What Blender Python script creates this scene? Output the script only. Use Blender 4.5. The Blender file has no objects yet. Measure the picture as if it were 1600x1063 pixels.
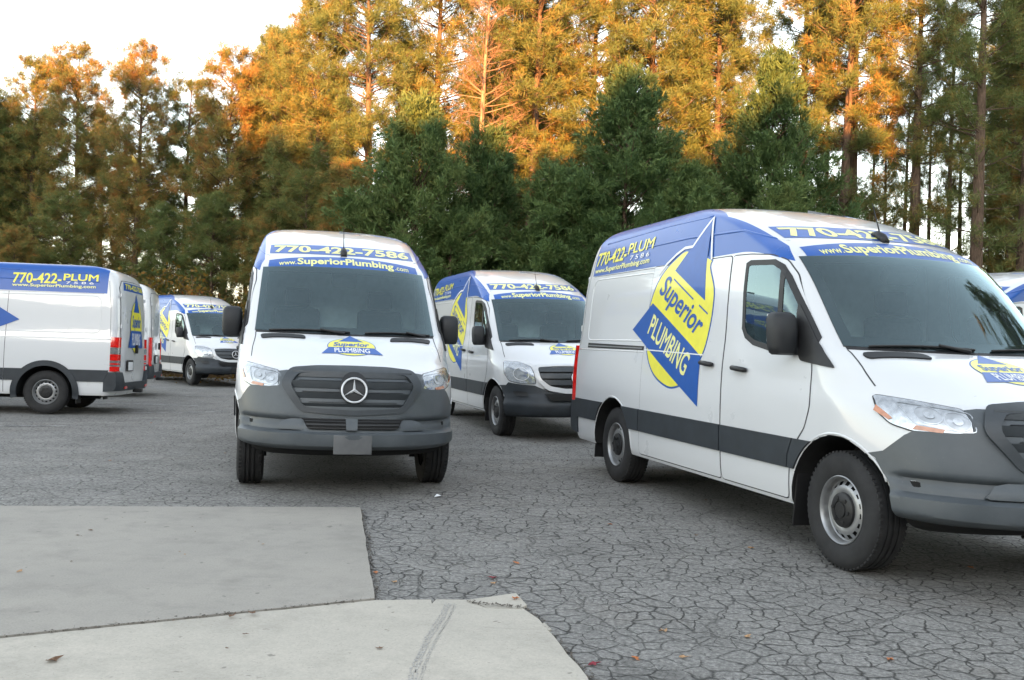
import bpy, bmesh, math, random
import numpy as np
from mathutils import Vector, Matrix, noise

# ------------------------------------------------------------------ scene, camera, sky, sun
scene = bpy.context.scene
COL = scene.collection
R90 = math.pi / 2

cam_data = bpy.data.cameras.new("camera")
cam_data.sensor_width = 36.0
cam_data.lens = 36.0 * 1451.98 / 1600.0
cam_data.clip_start = 0.05
cam_data.clip_end = 2000.0
cam = bpy.data.objects.new("camera", cam_data)
COL.objects.link(cam)
cam.matrix_world = (Matrix.Translation((0, 0, 1.3588)) @ Matrix.Rotation(R90 + 0.003665, 4, 'X')
                    @ Matrix.Rotation(0.03219, 4, 'Z'))
scene.camera = cam

SUN_EL, SUN_AZ = math.radians(7.0), math.radians(187.0)     # low sun behind the camera
world = bpy.data.worlds.new("World")
scene.world = world
world.use_nodes = True
wn, wl = world.node_tree.nodes, world.node_tree.links
wn.clear()
w_out = wn.new("ShaderNodeOutputWorld")
w_bg = wn.new("ShaderNodeBackground")
w_hs = wn.new("ShaderNodeHueSaturation")
w_sky = wn.new("ShaderNodeTexSky")
w_sky.sky_type = 'NISHITA'
w_sky.sun_disc = False
w_sky.sun_elevation = SUN_EL
w_sky.sun_rotation = SUN_AZ
w_sky.air_density = 1.0
w_sky.dust_density = 0.6
w_sky.ozone_density = 1.0
w_hs.inputs['Saturation'].default_value = 0.46
w_bg.inputs['Strength'].default_value = 0.15
wl.new(w_sky.outputs[0], w_hs.inputs['Color'])
w_mx = wn.new("ShaderNodeMix")
w_mx.data_type = 'RGBA'
w_mx.blend_type = 'MULTIPLY'
w_mx.inputs[0].default_value = 1.0
w_mx.inputs[7].default_value = (1.03, 1.0, 0.965, 1)          # white balance of the photograph
wl.new(w_hs.outputs[0], w_mx.inputs[6])
wl.new(w_mx.outputs[2], w_bg.inputs['Color'])
wl.new(w_bg.outputs[0], w_out.inputs['Surface'])

sun_data = bpy.data.lights.new("sun", 'SUN')
sun_data.energy = 5.0
sun_data.angle = math.radians(0.5)
sun_data.color = (1.0, 0.43, 0.13)
sun = bpy.data.objects.new("sun", sun_data)
COL.objects.link(sun)
sdir = Vector((math.sin(SUN_AZ) * math.cos(SUN_EL), math.cos(SUN_AZ) * math.cos(SUN_EL), math.sin(SUN_EL)))
sun.rotation_euler = sdir.to_track_quat('Z', 'Y').to_euler()
sun.location = (0, -20, 30)

scene.view_settings.view_transform = 'Standard'
scene.view_settings.look = 'None'
scene.view_settings.gamma = 1.0
scene.view_settings.exposure = 2.88
scene.cycles.use_denoising = True
scene.cycles.max_bounces = 8
scene.cycles.transparent_max_bounces = 12


# ------------------------------------------------------------------ small helpers
def obj(name, mesh, parent=None, mats=None):
    o = bpy.data.objects.new(name, mesh)
    COL.objects.link(o)
    if mats is not None:
        mesh.materials.clear()
        for m in (mats if isinstance(mats, (list, tuple)) else [mats]):
            mesh.materials.append(m)
    if parent is not None:
        o.parent = parent
    return o


def tag(o, label=None, category=None, group=None, kind=None):
    for k, v in (('label', label), ('category', category), ('group', group), ('kind', kind)):
        if v:
            o[k] = v
    return o


def empty(name, loc=(0, 0, 0), parent=None):
    o = bpy.data.objects.new(name, None)
    o.empty_display_size = 0.3
    COL.objects.link(o)
    o.location = loc
    if parent is not None:
        o.parent = parent
    return o


def children_of(o, table):
    return table.get(o, [])


def mesh_from(name, verts, faces, smooth=True, angle=None):
    me = bpy.data.meshes.new(name)
    me.from_pydata([tuple(v) for v in verts], [], faces)
    me.update()
    if smooth:
        me.polygons.foreach_set('use_smooth', [True] * len(me.polygons))
        if angle:
            me.set_sharp_from_angle(angle=math.radians(angle))
    return me


def mesh_bm(name, bm, smooth=False, angle=None):
    me = bpy.data.meshes.new(name)
    bm.to_mesh(me)
    bm.free()
    if smooth:
        me.polygons.foreach_set('use_smooth', [True] * len(me.polygons))
        if angle:
            me.set_sharp_from_angle(angle=math.radians(angle))
    return me


class MB:
    """collects verts and faces"""
    def __init__(s):
        s.v, s.f = [], []

    def add(s, verts, faces):
        n = len(s.v)
        s.v += [tuple(p) for p in verts]
        s.f += [[i + n for i in f] for f in faces]
        return s

    def box(s, c, d, rot=None):
        x, y, z = d[0] / 2, d[1] / 2, d[2] / 2
        vs = [Vector((sx * x, sy * y, sz * z)) for sx in (-1, 1) for sy in (-1, 1) for sz in (-1, 1)]
        if rot is not None:
            vs = [rot @ p for p in vs]
        vs = [p + Vector(c) for p in vs]
        s.add(vs, [[0, 1, 3, 2], [4, 6, 7, 5], [0, 4, 5, 1], [2, 3, 7, 6], [0, 2, 6, 4], [1, 5, 7, 3]])
        return s

    def tube(s, pts, rad, n=8, cap=True):
        pts = [Vector(p) for p in pts]
        if not isinstance(rad, (list, tuple)):
            rad = [rad] * len(pts)
        base = len(s.v)
        prev = None
        for i, p in enumerate(pts):
            t = (pts[min(i + 1, len(pts) - 1)] - pts[max(i - 1, 0)])
            t = t.normalized() if t.length > 1e-9 else Vector((0, 0, 1))
            if prev is None:
                a = t.orthogonal().normalized()
            else:
                a = prev - t * prev.dot(t)
                a = a.normalized() if a.length > 1e-6 else t.orthogonal().normalized()
            prev = a
            b = t.cross(a)
            for k in range(n):
                q = 2 * math.pi * k / n
                s.v.append(tuple(p + (a * math.cos(q) + b * math.sin(q)) * rad[i]))
        for i in range(len(pts) - 1):
            for k in range(n):
                k2 = (k + 1) % n
                s.f.append([base + i * n + k, base + i * n + k2, base + (i + 1) * n + k2, base + (i + 1) * n + k])
        if cap:
            s.f.append([base + k for k in range(n)][::-1])
            s.f.append([base + (len(pts) - 1) * n + k for k in range(n)])
        return s

    def lathe(s, prof, n=48, axis='Y', c=(0, 0, 0), skip=None):
        """prof: (radius, axial); revolve about the y axis"""
        base = len(s.v)
        for (r, a) in prof:
            for k in range(n):
                q = 2 * math.pi * k / n
                s.v.append((c[0] + r * math.cos(q), c[1] + a, c[2] + r * math.sin(q)))
        for i in range(len(prof) - 1):
            for k in range(n):
                if skip and skip(i, k):
                    continue
                k2 = (k + 1) % n
                s.f.append([base + i * n + k, base + i * n + k2, base + (i + 1) * n + k2, base + (i + 1) * n + k])
        return s

    def mesh(s, name, smooth=False, angle=None):
        return mesh_from(name, s.v, s.f, smooth, angle)


def bevel_mesh(me, width, seg=2, angle=30):
    bm = bmesh.new()
    bm.from_mesh(me)
    es = [e for e in bm.edges if len(e.link_faces) == 2 and e.calc_face_angle(0) > math.radians(angle)]
    bmesh.ops.bevel(bm, geom=es, offset=width, segments=seg, affect='EDGES', profile=0.6, clamp_overlap=True)
    bm.to_mesh(me)
    bm.free()
    me.polygons.foreach_set('use_smooth', [True] * len(me.polygons))
    me.set_sharp_from_angle(angle=math.radians(50))
    return me


def smoothstep(a, b, x):
    t = max(0.0, min(1.0, (x - a) / (b - a)))
    return t * t * (3 - 2 * t)


# ------------------------------------------------------------------ materials
class Mat:
    def __init__(s, name):
        s.m = bpy.data.materials.new(name)
        s.m.use_nodes = True
        s.n, s.l = s.m.node_tree.nodes, s.m.node_tree.links
        s.b = s.n['Principled BSDF']

    def node(s, t, **kw):
        nd = s.n.new(t)
        for k, v in kw.items():
            setattr(nd, k, v)
        return nd

    def put(s, sock, val):
        if hasattr(val, 'node') or isinstance(val, bpy.types.NodeSocket):
            s.l.new(val, sock)
        else:
            sock.default_value = val

    def math(s, op, a, b=0.0, c=None, clamp=False):
        nd = s.node('ShaderNodeMath', operation=op, use_clamp=clamp)
        s.put(nd.inputs[0], a)
        s.put(nd.inputs[1], b)
        if c is not None:
            s.put(nd.inputs[2], c)
        return nd.outputs[0]

    def coord(s, kind='Object'):
        return s.node('ShaderNodeTexCoord').outputs[kind]

    def pos(s):
        return s.node('ShaderNodeNewGeometry').outputs['Position']

    def mapping(s, vec, scale=(1, 1, 1), rot=(0, 0, 0), loc=(0, 0, 0)):
        nd = s.node('ShaderNodeMapping')
        s.l.new(vec, nd.inputs['Vector'])
        nd.inputs['Scale'].default_value = scale
        nd.inputs['Rotation'].default_value = rot
        nd.inputs['Location'].default_value = loc
        return nd.outputs[0]

    def noise(s, vec, scale, detail=4, rough=0.55, out='Fac'):
        nd = s.node('ShaderNodeTexNoise')
        s.l.new(vec, nd.inputs['Vector'])
        nd.inputs['Scale'].default_value = scale
        nd.inputs['Detail'].default_value = detail
        nd.inputs['Roughness'].default_value = rough
        return nd.outputs[0 if out == 'Fac' else 1]

    def ramp(s, fac, stops, interp='LINEAR'):
        nd = s.node('ShaderNodeValToRGB')
        cr = nd.color_ramp
        cr.interpolation = interp
        while len(cr.elements) < len(stops):
            cr.elements.new(0.5)
        for e, (p, c) in zip(cr.elements, stops):
            e.position = p
            e.color = (c, c, c, 1) if not isinstance(c, (tuple, list)) else (*c, 1)
        s.l.new(fac, nd.inputs[0])
        return nd.outputs[0]

    def mix(s, fac, a, b, blend='MIX'):
        nd = s.node('ShaderNodeMix', data_type='RGBA', blend_type=blend)
        s.put(nd.inputs[0], fac)
        for i, v in ((6, a), (7, b)):
            if isinstance(v, (tuple, list)):
                nd.inputs[i].default_value = (*v, 1) if len(v) == 3 else v
            else:
                s.l.new(v, nd.inputs[i])
        return nd.outputs[2]

    def bump(s, h, strength=0.3, dist=0.01, normal=None):
        nd = s.node('ShaderNodeBump')
        nd.inputs['Strength'].default_value = strength
        nd.inputs['Distance'].default_value = dist
        s.l.new(h, nd.inputs['Height'])
        if normal is not None:
            s.l.new(normal, nd.inputs['Normal'])
        s.l.new(nd.outputs[0], s.b.inputs['Normal'])
        return nd.outputs[0]

    def set(s, **kw):
        names = dict(color='Base Color', rough='Roughness', metal='Metallic', coat='Coat Weight',
                     coat_rough='Coat Roughness', spec='Specular IOR Level', trans='Transmission Weight', ior='IOR',
                     emit='Emission Strength', emit_color='Emission Color')
        for k, v in kw.items():
            sock = s.b.inputs[names[k]]
            if isinstance(v, tuple):
                v = (*v, 1) if len(v) == 3 else v
            s.put(sock, v)
        return s


def simple(name, color, rough=0.5, metal=0.0, coat=0.0, var=0.12, scale=12.0, bump=0.0, bscale=200.0, coat_rough=0.05, spec=0.5):
    M = Mat(name)
    c = M.coord()
    n = M.noise(c, scale, 5)
    lo = tuple(max(0, x * (1 - var)) for x in color)
    hi = tuple(min(1, x * (1 + var)) for x in color)
    M.set(color=M.ramp(n, [(0.3, lo), (0.7, hi)]), rough=rough, metal=metal, coat=coat, coat_rough=coat_rough, spec=spec)
    if bump:
        M.bump(M.noise(c, bscale, 2), bump, 0.002)
    return M.m


WHITE = (0.635, 0.648, 0.665)
BLUE = (0.006, 0.082, 0.36)
YELLOW = (0.80, 0.74, 0.06)


def make_paint(name, wrap=True):
    M = Mat(name)
    c = M.coord()
    sep = M.node('ShaderNodeSeparateXYZ')
    M.l.new(c, sep.inputs[0])
    u, v, w = sep.outputs
    n1 = M.noise(c, 3.0, 5)
    # road film: dirt thickest low on the body
    low = M.math('MULTIPLY', M.math('SUBTRACT', 1.0, M.math('MULTIPLY', w, 1.0), clamp=True), M.noise(M.mapping(c, scale=(1, 1, 3)), 2.2, 6, 0.6))
    col = M.mix(M.math('MULTIPLY', low, 0.16), WHITE, (0.45, 0.43, 0.40))
    if wrap:
        av = M.math('ABSOLUTE', v)
        t = M.math('DIVIDE', M.math('SUBTRACT', 2.4, u), 0.65, clamp=True)
        lo = M.math('SUBTRACT', 2.122, M.math('MULTIPLY', M.math('POWER', t, 1.6), 0.115))
        m1 = M.math('GREATER_THAN', w, lo)
        x = M.math('MAXIMUM', M.math('SUBTRACT', w, 2.006), 0.0)
        ub = M.math('ADD', M.math('ADD', 1.752, x), M.math('MULTIPLY', M.math('MULTIPLY', x, x), 2.0))
        m2 = M.math('GREATER_THAN', u, ub)
        m3 = M.math('LESS_THAN', u, 5.60)
        edge = M.math('MAXIMUM', 0.55, M.math('SUBTRACT', 0.79, M.math('MULTIPLY', M.math('MAXIMUM', M.math('SUBTRACT', w, 2.46), 0.0), 1.0)))
        m4 = M.math('GREATER_THAN', av, edge)
        mk = M.math('MULTIPLY', M.math('MULTIPLY', m1, m2), M.math('MULTIPLY', m3, m4))
        col = M.mix(mk, col, BLUE)
    coat = M.math('SUBTRACT', 0.85, M.math('MULTIPLY', mk, 0.65)) if wrap else 0.85
    M.set(color=col, rough=M.ramp(n1, [(0.3, 0.27), (0.7, 0.31)]), coat=coat, coat_rough=0.04)
    return M.m


MAT = {}
MAT['paint'] = make_paint('van_paint_wrapped')
MAT['paint_plain'] = make_paint('van_paint_white', False)
MAT['blue'] = simple('blue_vinyl', BLUE, 0.36, coat=0.15, var=0.06)
MAT['yellow'] = simple('yellow_vinyl', YELLOW, 0.33, coat=0.3, var=0.05)
MAT['white_vinyl'] = simple('white_vinyl', (0.75, 0.76, 0.78), 0.35, var=0.03)
MAT['paleyel'] = simple('pale_yellow_vinyl', (0.80, 0.78, 0.30), 0.35, var=0.04)
MAT['gray'] = None
MAT['dgray'] = simple('dark_cladding_plastic', (0.024, 0.030, 0.037), 0.55, var=0.2, scale=6, bump=0.05, bscale=400)
MAT['grille'] = simple('grille_plastic', (0.043, 0.050, 0.057), 0.42, var=0.12)
MAT['black'] = simple('black_plastic', (0.012, 0.012, 0.013), 0.5, var=0.2)
MAT['void'] = simple('underbody_black', (0.008, 0.008, 0.008), 0.9, var=0.3)
MAT['mirror'] = simple('mirror_housing_plastic', (0.014, 0.0155, 0.018), 0.55, var=0.15, bump=0.06, bscale=500)
MAT['rubber'] = simple('tyre_rubber', (0.020, 0.020, 0.021), 0.82, var=0.35, scale=9, bump=0.1, bscale=150)
MAT['steel'] = simple('wheel_steel', (0.34, 0.345, 0.35), 0.42, metal=0.7, var=0.15)
MAT['chrome'] = simple('chrome', (0.74, 0.75, 0.77), 0.3, metal=0.25, var=0.04)
MAT['reflector'] = simple('lamp_reflector', (0.50, 0.52, 0.54), 0.2, metal=0.8, var=0.25, scale=30)
MAT['lamp'] = simple('lamp_clear_cover', (0.40, 0.42, 0.44), 0.10, metal=0.6, coat=1.0, var=0.3, scale=14)
MAT['amber'] = simple('amber_lens', (0.52, 0.22, 0.12), 0.18, coat=1.0, var=0.15, scale=40)
MAT['red'] = simple('red_lens', (0.62, 0.012, 0.010), 0.15, coat=1.0, var=0.3, scale=25)
MAT['seam'] = simple('panel_gap', (0.05, 0.05, 0.055), 0.8, var=0.1)
MAT['inner'] = simple('cab_plastic', (0.10, 0.105, 0.11), 0.6, var=0.15)
MAT['bulkhead'] = simple('bulkhead_gray', (0.56, 0.58, 0.59), 0.6, var=0.1)
MAT['seat'] = simple('seat_fabric', (0.03, 0.032, 0.036), 0.9, var=0.25, scale=40)


def bumper_mat():
    M = Mat('gray_bumper_plastic')
    c = M.coord()
    n = M.noise(c, 4.0, 6, 0.6)
    col = M.ramp(n, [(0.3, (0.060, 0.070, 0.078)), (0.7, (0.090, 0.102, 0.112))])
    # pale scuffs and road film
    sc = M.noise(M.mapping(c, scale=(3, 2, 14)), 2.0, 8, 0.75)
    col = M.mix(M.ramp(sc, [(0.62, 0.0), (0.74, 0.35)]), col, (0.17, 0.175, 0.175))
    dots = M.noise(c, 55.0, 2)
    col = M.mix(M.ramp(dots, [(0.70, 0.0), (0.74, 0.4)]), col, (0.16, 0.155, 0.15))
    M.set(color=col, rough=M.ramp(n, [(0.3, 0.36), (0.7, 0.52)]))
    M.bump(M.noise(c, 420.0, 2), 0.08, 0.002)
    return M.m


MAT['gray'] = bumper_mat()


def make_glass(name, tint=(0.66, 0.80, 0.82)):
    M = Mat(name)
    M.n.remove(M.b)
    out = [n for n in M.n if n.type == 'OUTPUT_MATERIAL'][0]
    tr = M.node('ShaderNodeBsdfTransparent')
    tr.inputs[0].default_value = (*tint, 1)
    gl = M.node('ShaderNodeBsdfGlossy')
    gl.inputs['Roughness'].default_value = 0.015
    gl.inputs['Color'].default_value = (0.72, 0.95, 1.0, 1)
    fr = M.node('ShaderNodeFresnel')
    fr.inputs[0].default_value = 1.62
    k = M.math('MULTIPLY', fr.outputs[0], 1.75, clamp=True)
    # thin dust film
    di = M.node('ShaderNodeBsdfDiffuse')
    di.inputs[0].default_value = (0.40, 0.45, 0.48, 1)
    mx0 = M.node('ShaderNodeMixShader')
    M.put(mx0.inputs[0], M.math('MULTIPLY', M.noise(M.coord(), 6.0, 5), 0.06))
    M.l.new(tr.outputs[0], mx0.inputs[1])
    M.l.new(di.outputs[0], mx0.inputs[2])
    mx = M.node('ShaderNodeMixShader')
    M.l.new(k, mx.inputs[0])
    M.l.new(mx0.outputs[0], mx.inputs[1])
    M.l.new(gl.outputs[0], mx.inputs[2])
    M.l.new(mx.outputs[0], out.inputs[0])
    return M.m


MAT['glass'] = make_glass('tinted_glass')
# ------------------------------------------------------------------ van body surface
def pchip(tab):
    xs = [t[0] for t in tab]
    ys = [t[1] for t in tab]
    n = len(xs)
    h = [xs[i + 1] - xs[i] for i in range(n - 1)]
    d = [(ys[i + 1] - ys[i]) / h[i] for i in range(n - 1)]
    m = [0.0] * n
    m[0], m[-1] = d[0], d[-1]
    for i in range(1, n - 1):
        if d[i - 1] * d[i] > 0:
            w1, w2 = 2 * h[i] + h[i - 1], h[i] + 2 * h[i - 1]
            m[i] = (w1 + w2) / (w1 / d[i - 1] + w2 / d[i])

    def f(x):
        if x <= xs[0]:
            return ys[0]
        if x >= xs[-1]:
            return ys[-1]
        lo, hi = 0, n - 1
        while hi - lo > 1:
            k = (lo + hi) // 2
            if xs[k] <= x:
                lo = k
            else:
                hi = k
        t = (x - xs[lo]) / h[lo]
        return (ys[lo] * (1 + 2 * t) * (1 - t) ** 2 + m[lo] * h[lo] * t * (1 - t) ** 2
                + ys[hi] * t * t * (3 - 2 * t) + m[hi] * h[lo] * t * t * (t - 1))
    return f


class Shape:
    """local axes: u = back from the front bumper, v = towards the passenger side, w = up"""
    def __init__(s, UF, DD, VV, UR, n=2.5):
        s.uf, s.D, s.V, s.ur = pchip(UF), pchip(DD), pchip(VV), pchip(UR)
        s.n, s.dr = n, 0.13
        s.w0, s.w1 = UF[0][0], UF[-1][0]

    def front(s, v, w):
        r = min(1.0, abs(v) / max(s.V(w), 1e-6))
        return s.uf(w) + s.D(w) * (1 - math.sqrt(max(0.0, 1 - r ** s.n)))

    def rear(s, v, w):
        r = min(1.0, abs(v) / max(s.V(w), 1e-6))
        return s.ur(w) - s.dr * (1 - max(0.0, 1 - r ** 9) ** 0.5) - 0.03 * r * r

    def side(s, u, w):
        V, uf, D = s.V(w), s.uf(w), s.D(w)
        if u < uf + D:
            q = max(0.0, min(1.0, (uf + D - u) / D))
            return V * max(0.0, 1 - q * q) ** (1 / s.n)
        e = s.ur(w) - s.dr - 0.03
        if u > e:
            q = min(1.0, (u - e) / s.dr)
            return V * max(0.0, 1 - q * q) ** (1 / 9)
        return V

    def top(s, v, u, lo=1.0, hi=1.45):
        for _ in range(40):
            k = (lo + hi) / 2
            if s.front(v, k) < u:
                lo = k
            else:
                hi = k
        return (lo + hi) / 2

    # parametrised contour: a in [-1, 1] runs round the nose, beyond it along the side (metres)
    def contour(s, a, w):
        sg = 1 if a >= 0 else -1
        a = abs(a)
        V, uf, D = s.V(w), s.uf(w), s.D(w)
        if a <= 1:
            th = a * R90
            return (uf + D * (1 - math.cos(th)), sg * V * math.sin(th) ** (2 / s.n), w)
        return (uf + D + (a - 1), sg * V, w)

    def a_of_v(s, v, w):
        r = min(1.0, abs(v) / s.V(w))
        return math.copysign(math.asin(min(1.0, r ** (s.n / 2))) / R90, v)

    def a_of_u(s, u, w, sg=1):
        uf, D = s.uf(w), s.D(w)
        if u >= uf + D:
            return sg * (1 + u - uf - D)
        return sg * math.acos(max(-1, min(1, 1 - (u - uf) / D))) / R90


UF = [(.33, .20), (.36, .09), (.42, .015), (.52, 0), (.60, .012), (.66, .05), (.72, .06), (.90, .09), (.98, .125),
      (1.04, .185), (1.075, .24), (1.11, .32), (1.2, .52), (1.28, .70), (1.35, .88), (1.39, .965), (1.43, 1.005),
      (2.05, 1.60), (2.12, 1.70), (2.217, 1.895), (2.32, 2.12), (2.40, 2.32), (2.48, 2.56), (2.55, 2.85), (2.60, 3.15),
      (2.63, 3.45), (2.645, 3.8)]
DD = [(.33, .85), (.6, .92), (.9, .92), (1.11, .84), (1.28, .55), (1.39, .36), (2.05, .36), (2.2, .40), (2.4, .42), (2.52, .45), (2.645, .3)]
VV = [(.33, .97), (.37, .985), (.5, .998), (.78, 1.0), (1.0, .998), (1.22, .988), (1.46, .957), (2.03, .905), (2.13, .888),
      (2.25, .864), (2.35, .842), (2.43, .820), (2.50, .793), (2.56, .752), (2.60, .695), (2.63, .57), (2.645, .36)]
UR = [(.33, 5.78), (.5, 5.86), (.8, 5.88), (1.4, 5.88), (2.0, 5.86), (2.25, 5.835), (2.40, 5.80), (2.50, 5.73), (2.57, 5.60), (2.62, 5.35), (2.645, 5.0)]
S = Shape(UF, DD, VV, UR)

HUBF, HUBR, HUBZ, ARCH = 0.995, 4.660, 0.368, 0.472


def lin(a, b, n):
    return [a + (b - a) * i / (n - 1) for i in range(n)]


def loft_levels():
    L = [.33, .345, .36, .38, .40, .42, .45] + lin(.48, 1.02, 22) + lin(1.04, 1.14, 9) + lin(1.155, 1.43, 22)
    L += lin(1.46, 2.05, 20) + lin(2.07, 2.48, 22) + lin(2.495, 2.60, 10) + lin(2.607, 2.645, 8)
    return L


def contour_full(w):
    half = []
    nf, ns, nr = 22, 56, 12
    for i in range(nf):
        a = i / (nf - 1)
        q = S.contour(a, w)
        # the nose sits a little deeper behind the bumper
        tuck = .055 * (1 - smoothstep(.69, .74, w)) * (1 - smoothstep(.75, 1.0, a))
        tuck += .075 * (1 - smoothstep(.40, .50, w)) * (1 - smoothstep(.95, 1.0, a))
        half.append((q[0] + tuck, q[1]))
    e = S.ur(w) - S.dr - 0.03
    u0 = S.uf(w) + S.D(w)
    for i in range(1, ns + 1):
        half.append((u0 + (e - u0) * i / ns, S.V(w)))
    for i in range(1, nr + 1):
        th = i / nr * R90
        r = math.cos(th) ** (2 / 9)
        if i == nr:
            r = 0.0
        elif i > nr * 0.45:
            r = min(r, S_lerp(nr, i))
        half.append((S.rear(S.V(w) * r, w), S.V(w) * r))
    left = [(u, -v) for (u, v) in half[1:-1]][::-1]
    return half + left


def S_lerp(nr, i):
    return 0.93 * (nr - i) / (nr * 0.55)


def boolean_diff(o, cutters):
    for c in cutters:
        md = o.modifiers.new('cut', 'BOOLEAN')
        md.operation = 'DIFFERENCE'
        md.solver = 'EXACT'
        md.object = c
    dg = bpy.context.evaluated_depsgraph_get()
    me = bpy.data.meshes.new_from_object(o.evaluated_get(dg))
    o.modifiers.clear()
    old = o.data
    o.data = me
    bpy.data.meshes.remove(old)
    for c in cutters:
        m = c.data
        bpy.data.objects.remove(c)
        bpy.data.meshes.remove(m)
    return o


WS = [(-.835, 1.415), (-.79, 2.03), (-.45, 2.047), (0, 2.052), (.45, 2.047), (.79, 2.03), (.835, 1.415), (.45, 1.402), (0, 1.398), (-.45, 1.402)]
SIDE_WIN = [(2.277, 2.015), (2.23, 2.03), (1.90, 2.01), (1.80, 1.965), (1.70, 1.88), (1.30, 1.455), (1.30, 1.385), (1.36, 1.352),
            (1.80, 1.372), (2.06, 1.415), (2.18, 1.465), (2.235, 1.53), (2.27, 1.80)]


def prism_x(poly, x0, x1):
    n = len(poly)
    v = [(x0, p[0], p[1]) for p in poly] + [(x1, p[0], p[1]) for p in poly]
    f = [list(range(n))[::-1], list(range(n, 2 * n))] + [[i, (i + 1) % n, n + (i + 1) % n, n + i] for i in range(n)]
    return v, f


def prism_y(poly, y0, y1):
    n = len(poly)
    v = [(p[0], y0, p[1]) for p in poly] + [(p[0], y1, p[1]) for p in poly]
    f = [list(range(n)), list(range(n, 2 * n))[::-1]] + [[i, n + i, n + (i + 1) % n, (i + 1) % n] for i in range(n)]
    return v, f


def fix(me):
    bm = bmesh.new()
    bm.from_mesh(me)
    bmesh.ops.recalc_face_normals(bm, faces=bm.faces)
    bm.to_mesh(me)
    bm.free()
    return me


def inset_poly(poly, d):
    """offset a closed polygon by d (positive shrinks)"""
    n = len(poly)
    area = sum(poly[i][0] * poly[(i + 1) % n][1] - poly[(i + 1) % n][0] * poly[i][1] for i in range(n))
    s = 1 if area > 0 else -1
    out = []
    for i in range(n):
        p0, p1, p2 = Vector(poly[i - 1]), Vector(poly[i]), Vector(poly[(i + 1) % n])
        e1, e2 = (p1 - p0).normalized(), (p2 - p1).normalized()
        n1, n2 = Vector((-e1.y, e1.x)) * s, Vector((-e2.y, e2.x)) * s
        b = n1 + n2
        k = b.dot(n1)
        b = b / k if abs(k) > 0.25 else b.normalized()
        q = p1 + b * d
        out.append((q.x, q.y))
    return out


def build_body():
    L = loft_levels()
    rings = [contour_full(w) for w in L]
    n = len(rings[0])
    verts = [(u, v, w) for w, r in zip(L, rings) for (u, v) in r]
    faces = []
    for i in range(len(L) - 1):
        for k in range(n):
            k2 = (k + 1) % n
            faces.append([i * n + k, i * n + k2, (i + 1) * n + k2, (i + 1) * n + k])
    faces.append(list(range(n))[::-1])
    faces.append([(len(L) - 1) * n + k for k in range(n)])
    me = fix(mesh_from('body', verts, faces, False))
    o = obj('body', me)
    cutters = []
    for uh in (HUBF, HUBR):
        for sg in (-1, 1):
            c = MB()
            ny = 40
            ring = [(uh + ARCH * math.cos(2 * math.pi * k / ny), HUBZ + ARCH * math.sin(2 * math.pi * k / ny)) for k in range(ny)]
            v, f = prism_y(ring, sg * 0.62, sg * 1.2)
            cutters.append(obj('cut', fix(mesh_from('cut', v, f, False))))
    # cab interior
    v, f = [], []
    lev = lin(.88, 2.16, 18)
    m = 13
    for w in lev:
        vw = S.V(w) - 0.075
        for k in range(m):
            t = -1 + 2 * k / (m - 1)
            v.append((max(1.02, S.front(t * vw * 0.97, w) + 0.09), t * vw, w))
        v.append((2.42, vw, w))
        v.append((2.42, -vw, w))
    q = m + 2
    for i in range(len(lev) - 1):
        for k in range(q):
            k2 = (k + 1) % q
            f.append([i * q + k, i * q + k2, (i + 1) * q + k2, (i + 1) * q + k])
    f.append(list(range(q))[::-1])
    f.append([(len(lev) - 1) * q + k for k in range(q)])
    cutters.append(obj('cut', fix(mesh_from('cut', v, f, False))))
    v, f = prism_x(inset_poly(WS, 0.03), 0.72, 1.93)
    cutters.append(obj('cut', fix(mesh_from('cut', v, f, False))))
    for sg in (-1, 1):
        v, f = prism_y(inset_poly(SIDE_WIN, 0.012), sg * 0.55, sg * 1.2)
        cutters.append(obj('cut', fix(mesh_from('cut', v, f, False))))
    bpy.context.view_layer.update()
    boolean_diff(o, cutters)
    me = o.data
    me.materials.clear()
    for k in ('paint', 'void', 'inner'):
        me.materials.append(MAT[k])
    for p in me.polygons:
        c, nn = p.center, p.normal
        mi = 0
        if nn.z < -0.8 and c.z < 0.5:
            mi = 1
        if c.z < .64 and c.x < .545:
            mi = 1
        for uh in (HUBF, HUBR):
            r = math.hypot(c.x - uh, c.z - HUBZ)
            if r < ARCH + 0.004 and abs(c.y) < 1.0 and (abs(r - ARCH) < 0.006 or abs(abs(c.y) - 0.62) < 0.01):
                mi = 1
        if 1.0 < c.x < 2.425 and .87 < c.z < 2.17 and abs(c.y) < S.V(c.z) - 0.02 and c.x > S.front(c.y, c.z) + 0.03:
            mi = 2
        p.material_index = mi
        p.use_smooth = True
    me.set_sharp_from_angle(angle=math.radians(32))
    return o


# ------------------------------------------------------------------ patches that lie on the body surface
def fn_side(sg):
    return lambda p: Vector((p[0], sg * S.side(p[0], p[1]), p[1]))


def fn_front(p):
    return Vector((S.front(p[0], p[1]), p[0], p[1]))


def fn_cont(p):
    return Vector(S.contour(p[0], p[1]))


def fn_rear(p):
    return Vector((S.rear(p[0], p[1]), p[0], p[1]))


def fn_hood(p):
    return Vector((p[1], p[0], S.top(p[0], p[1])))


INSIDE = Vector((3.0, 0, 1.2))


def normal_at(fn, p, e=0.004):
    a = fn((p[0] + e, p[1])) - fn((p[0] - e, p[1]))
    b = fn((p[0], p[1] + e)) - fn((p[0], p[1] - e))
    n = a.cross(b)
    if n.length < 1e-12:
        return Vector((-1, 0, 0))
    n.normalize()
    q = fn(p)
    ref = Vector((q.x - min(max(q.x, 3.2), 5.3), q.y, (q.z - 1.35) * 0.8))
    return n if n.dot(ref) >= 0 else -n


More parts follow.
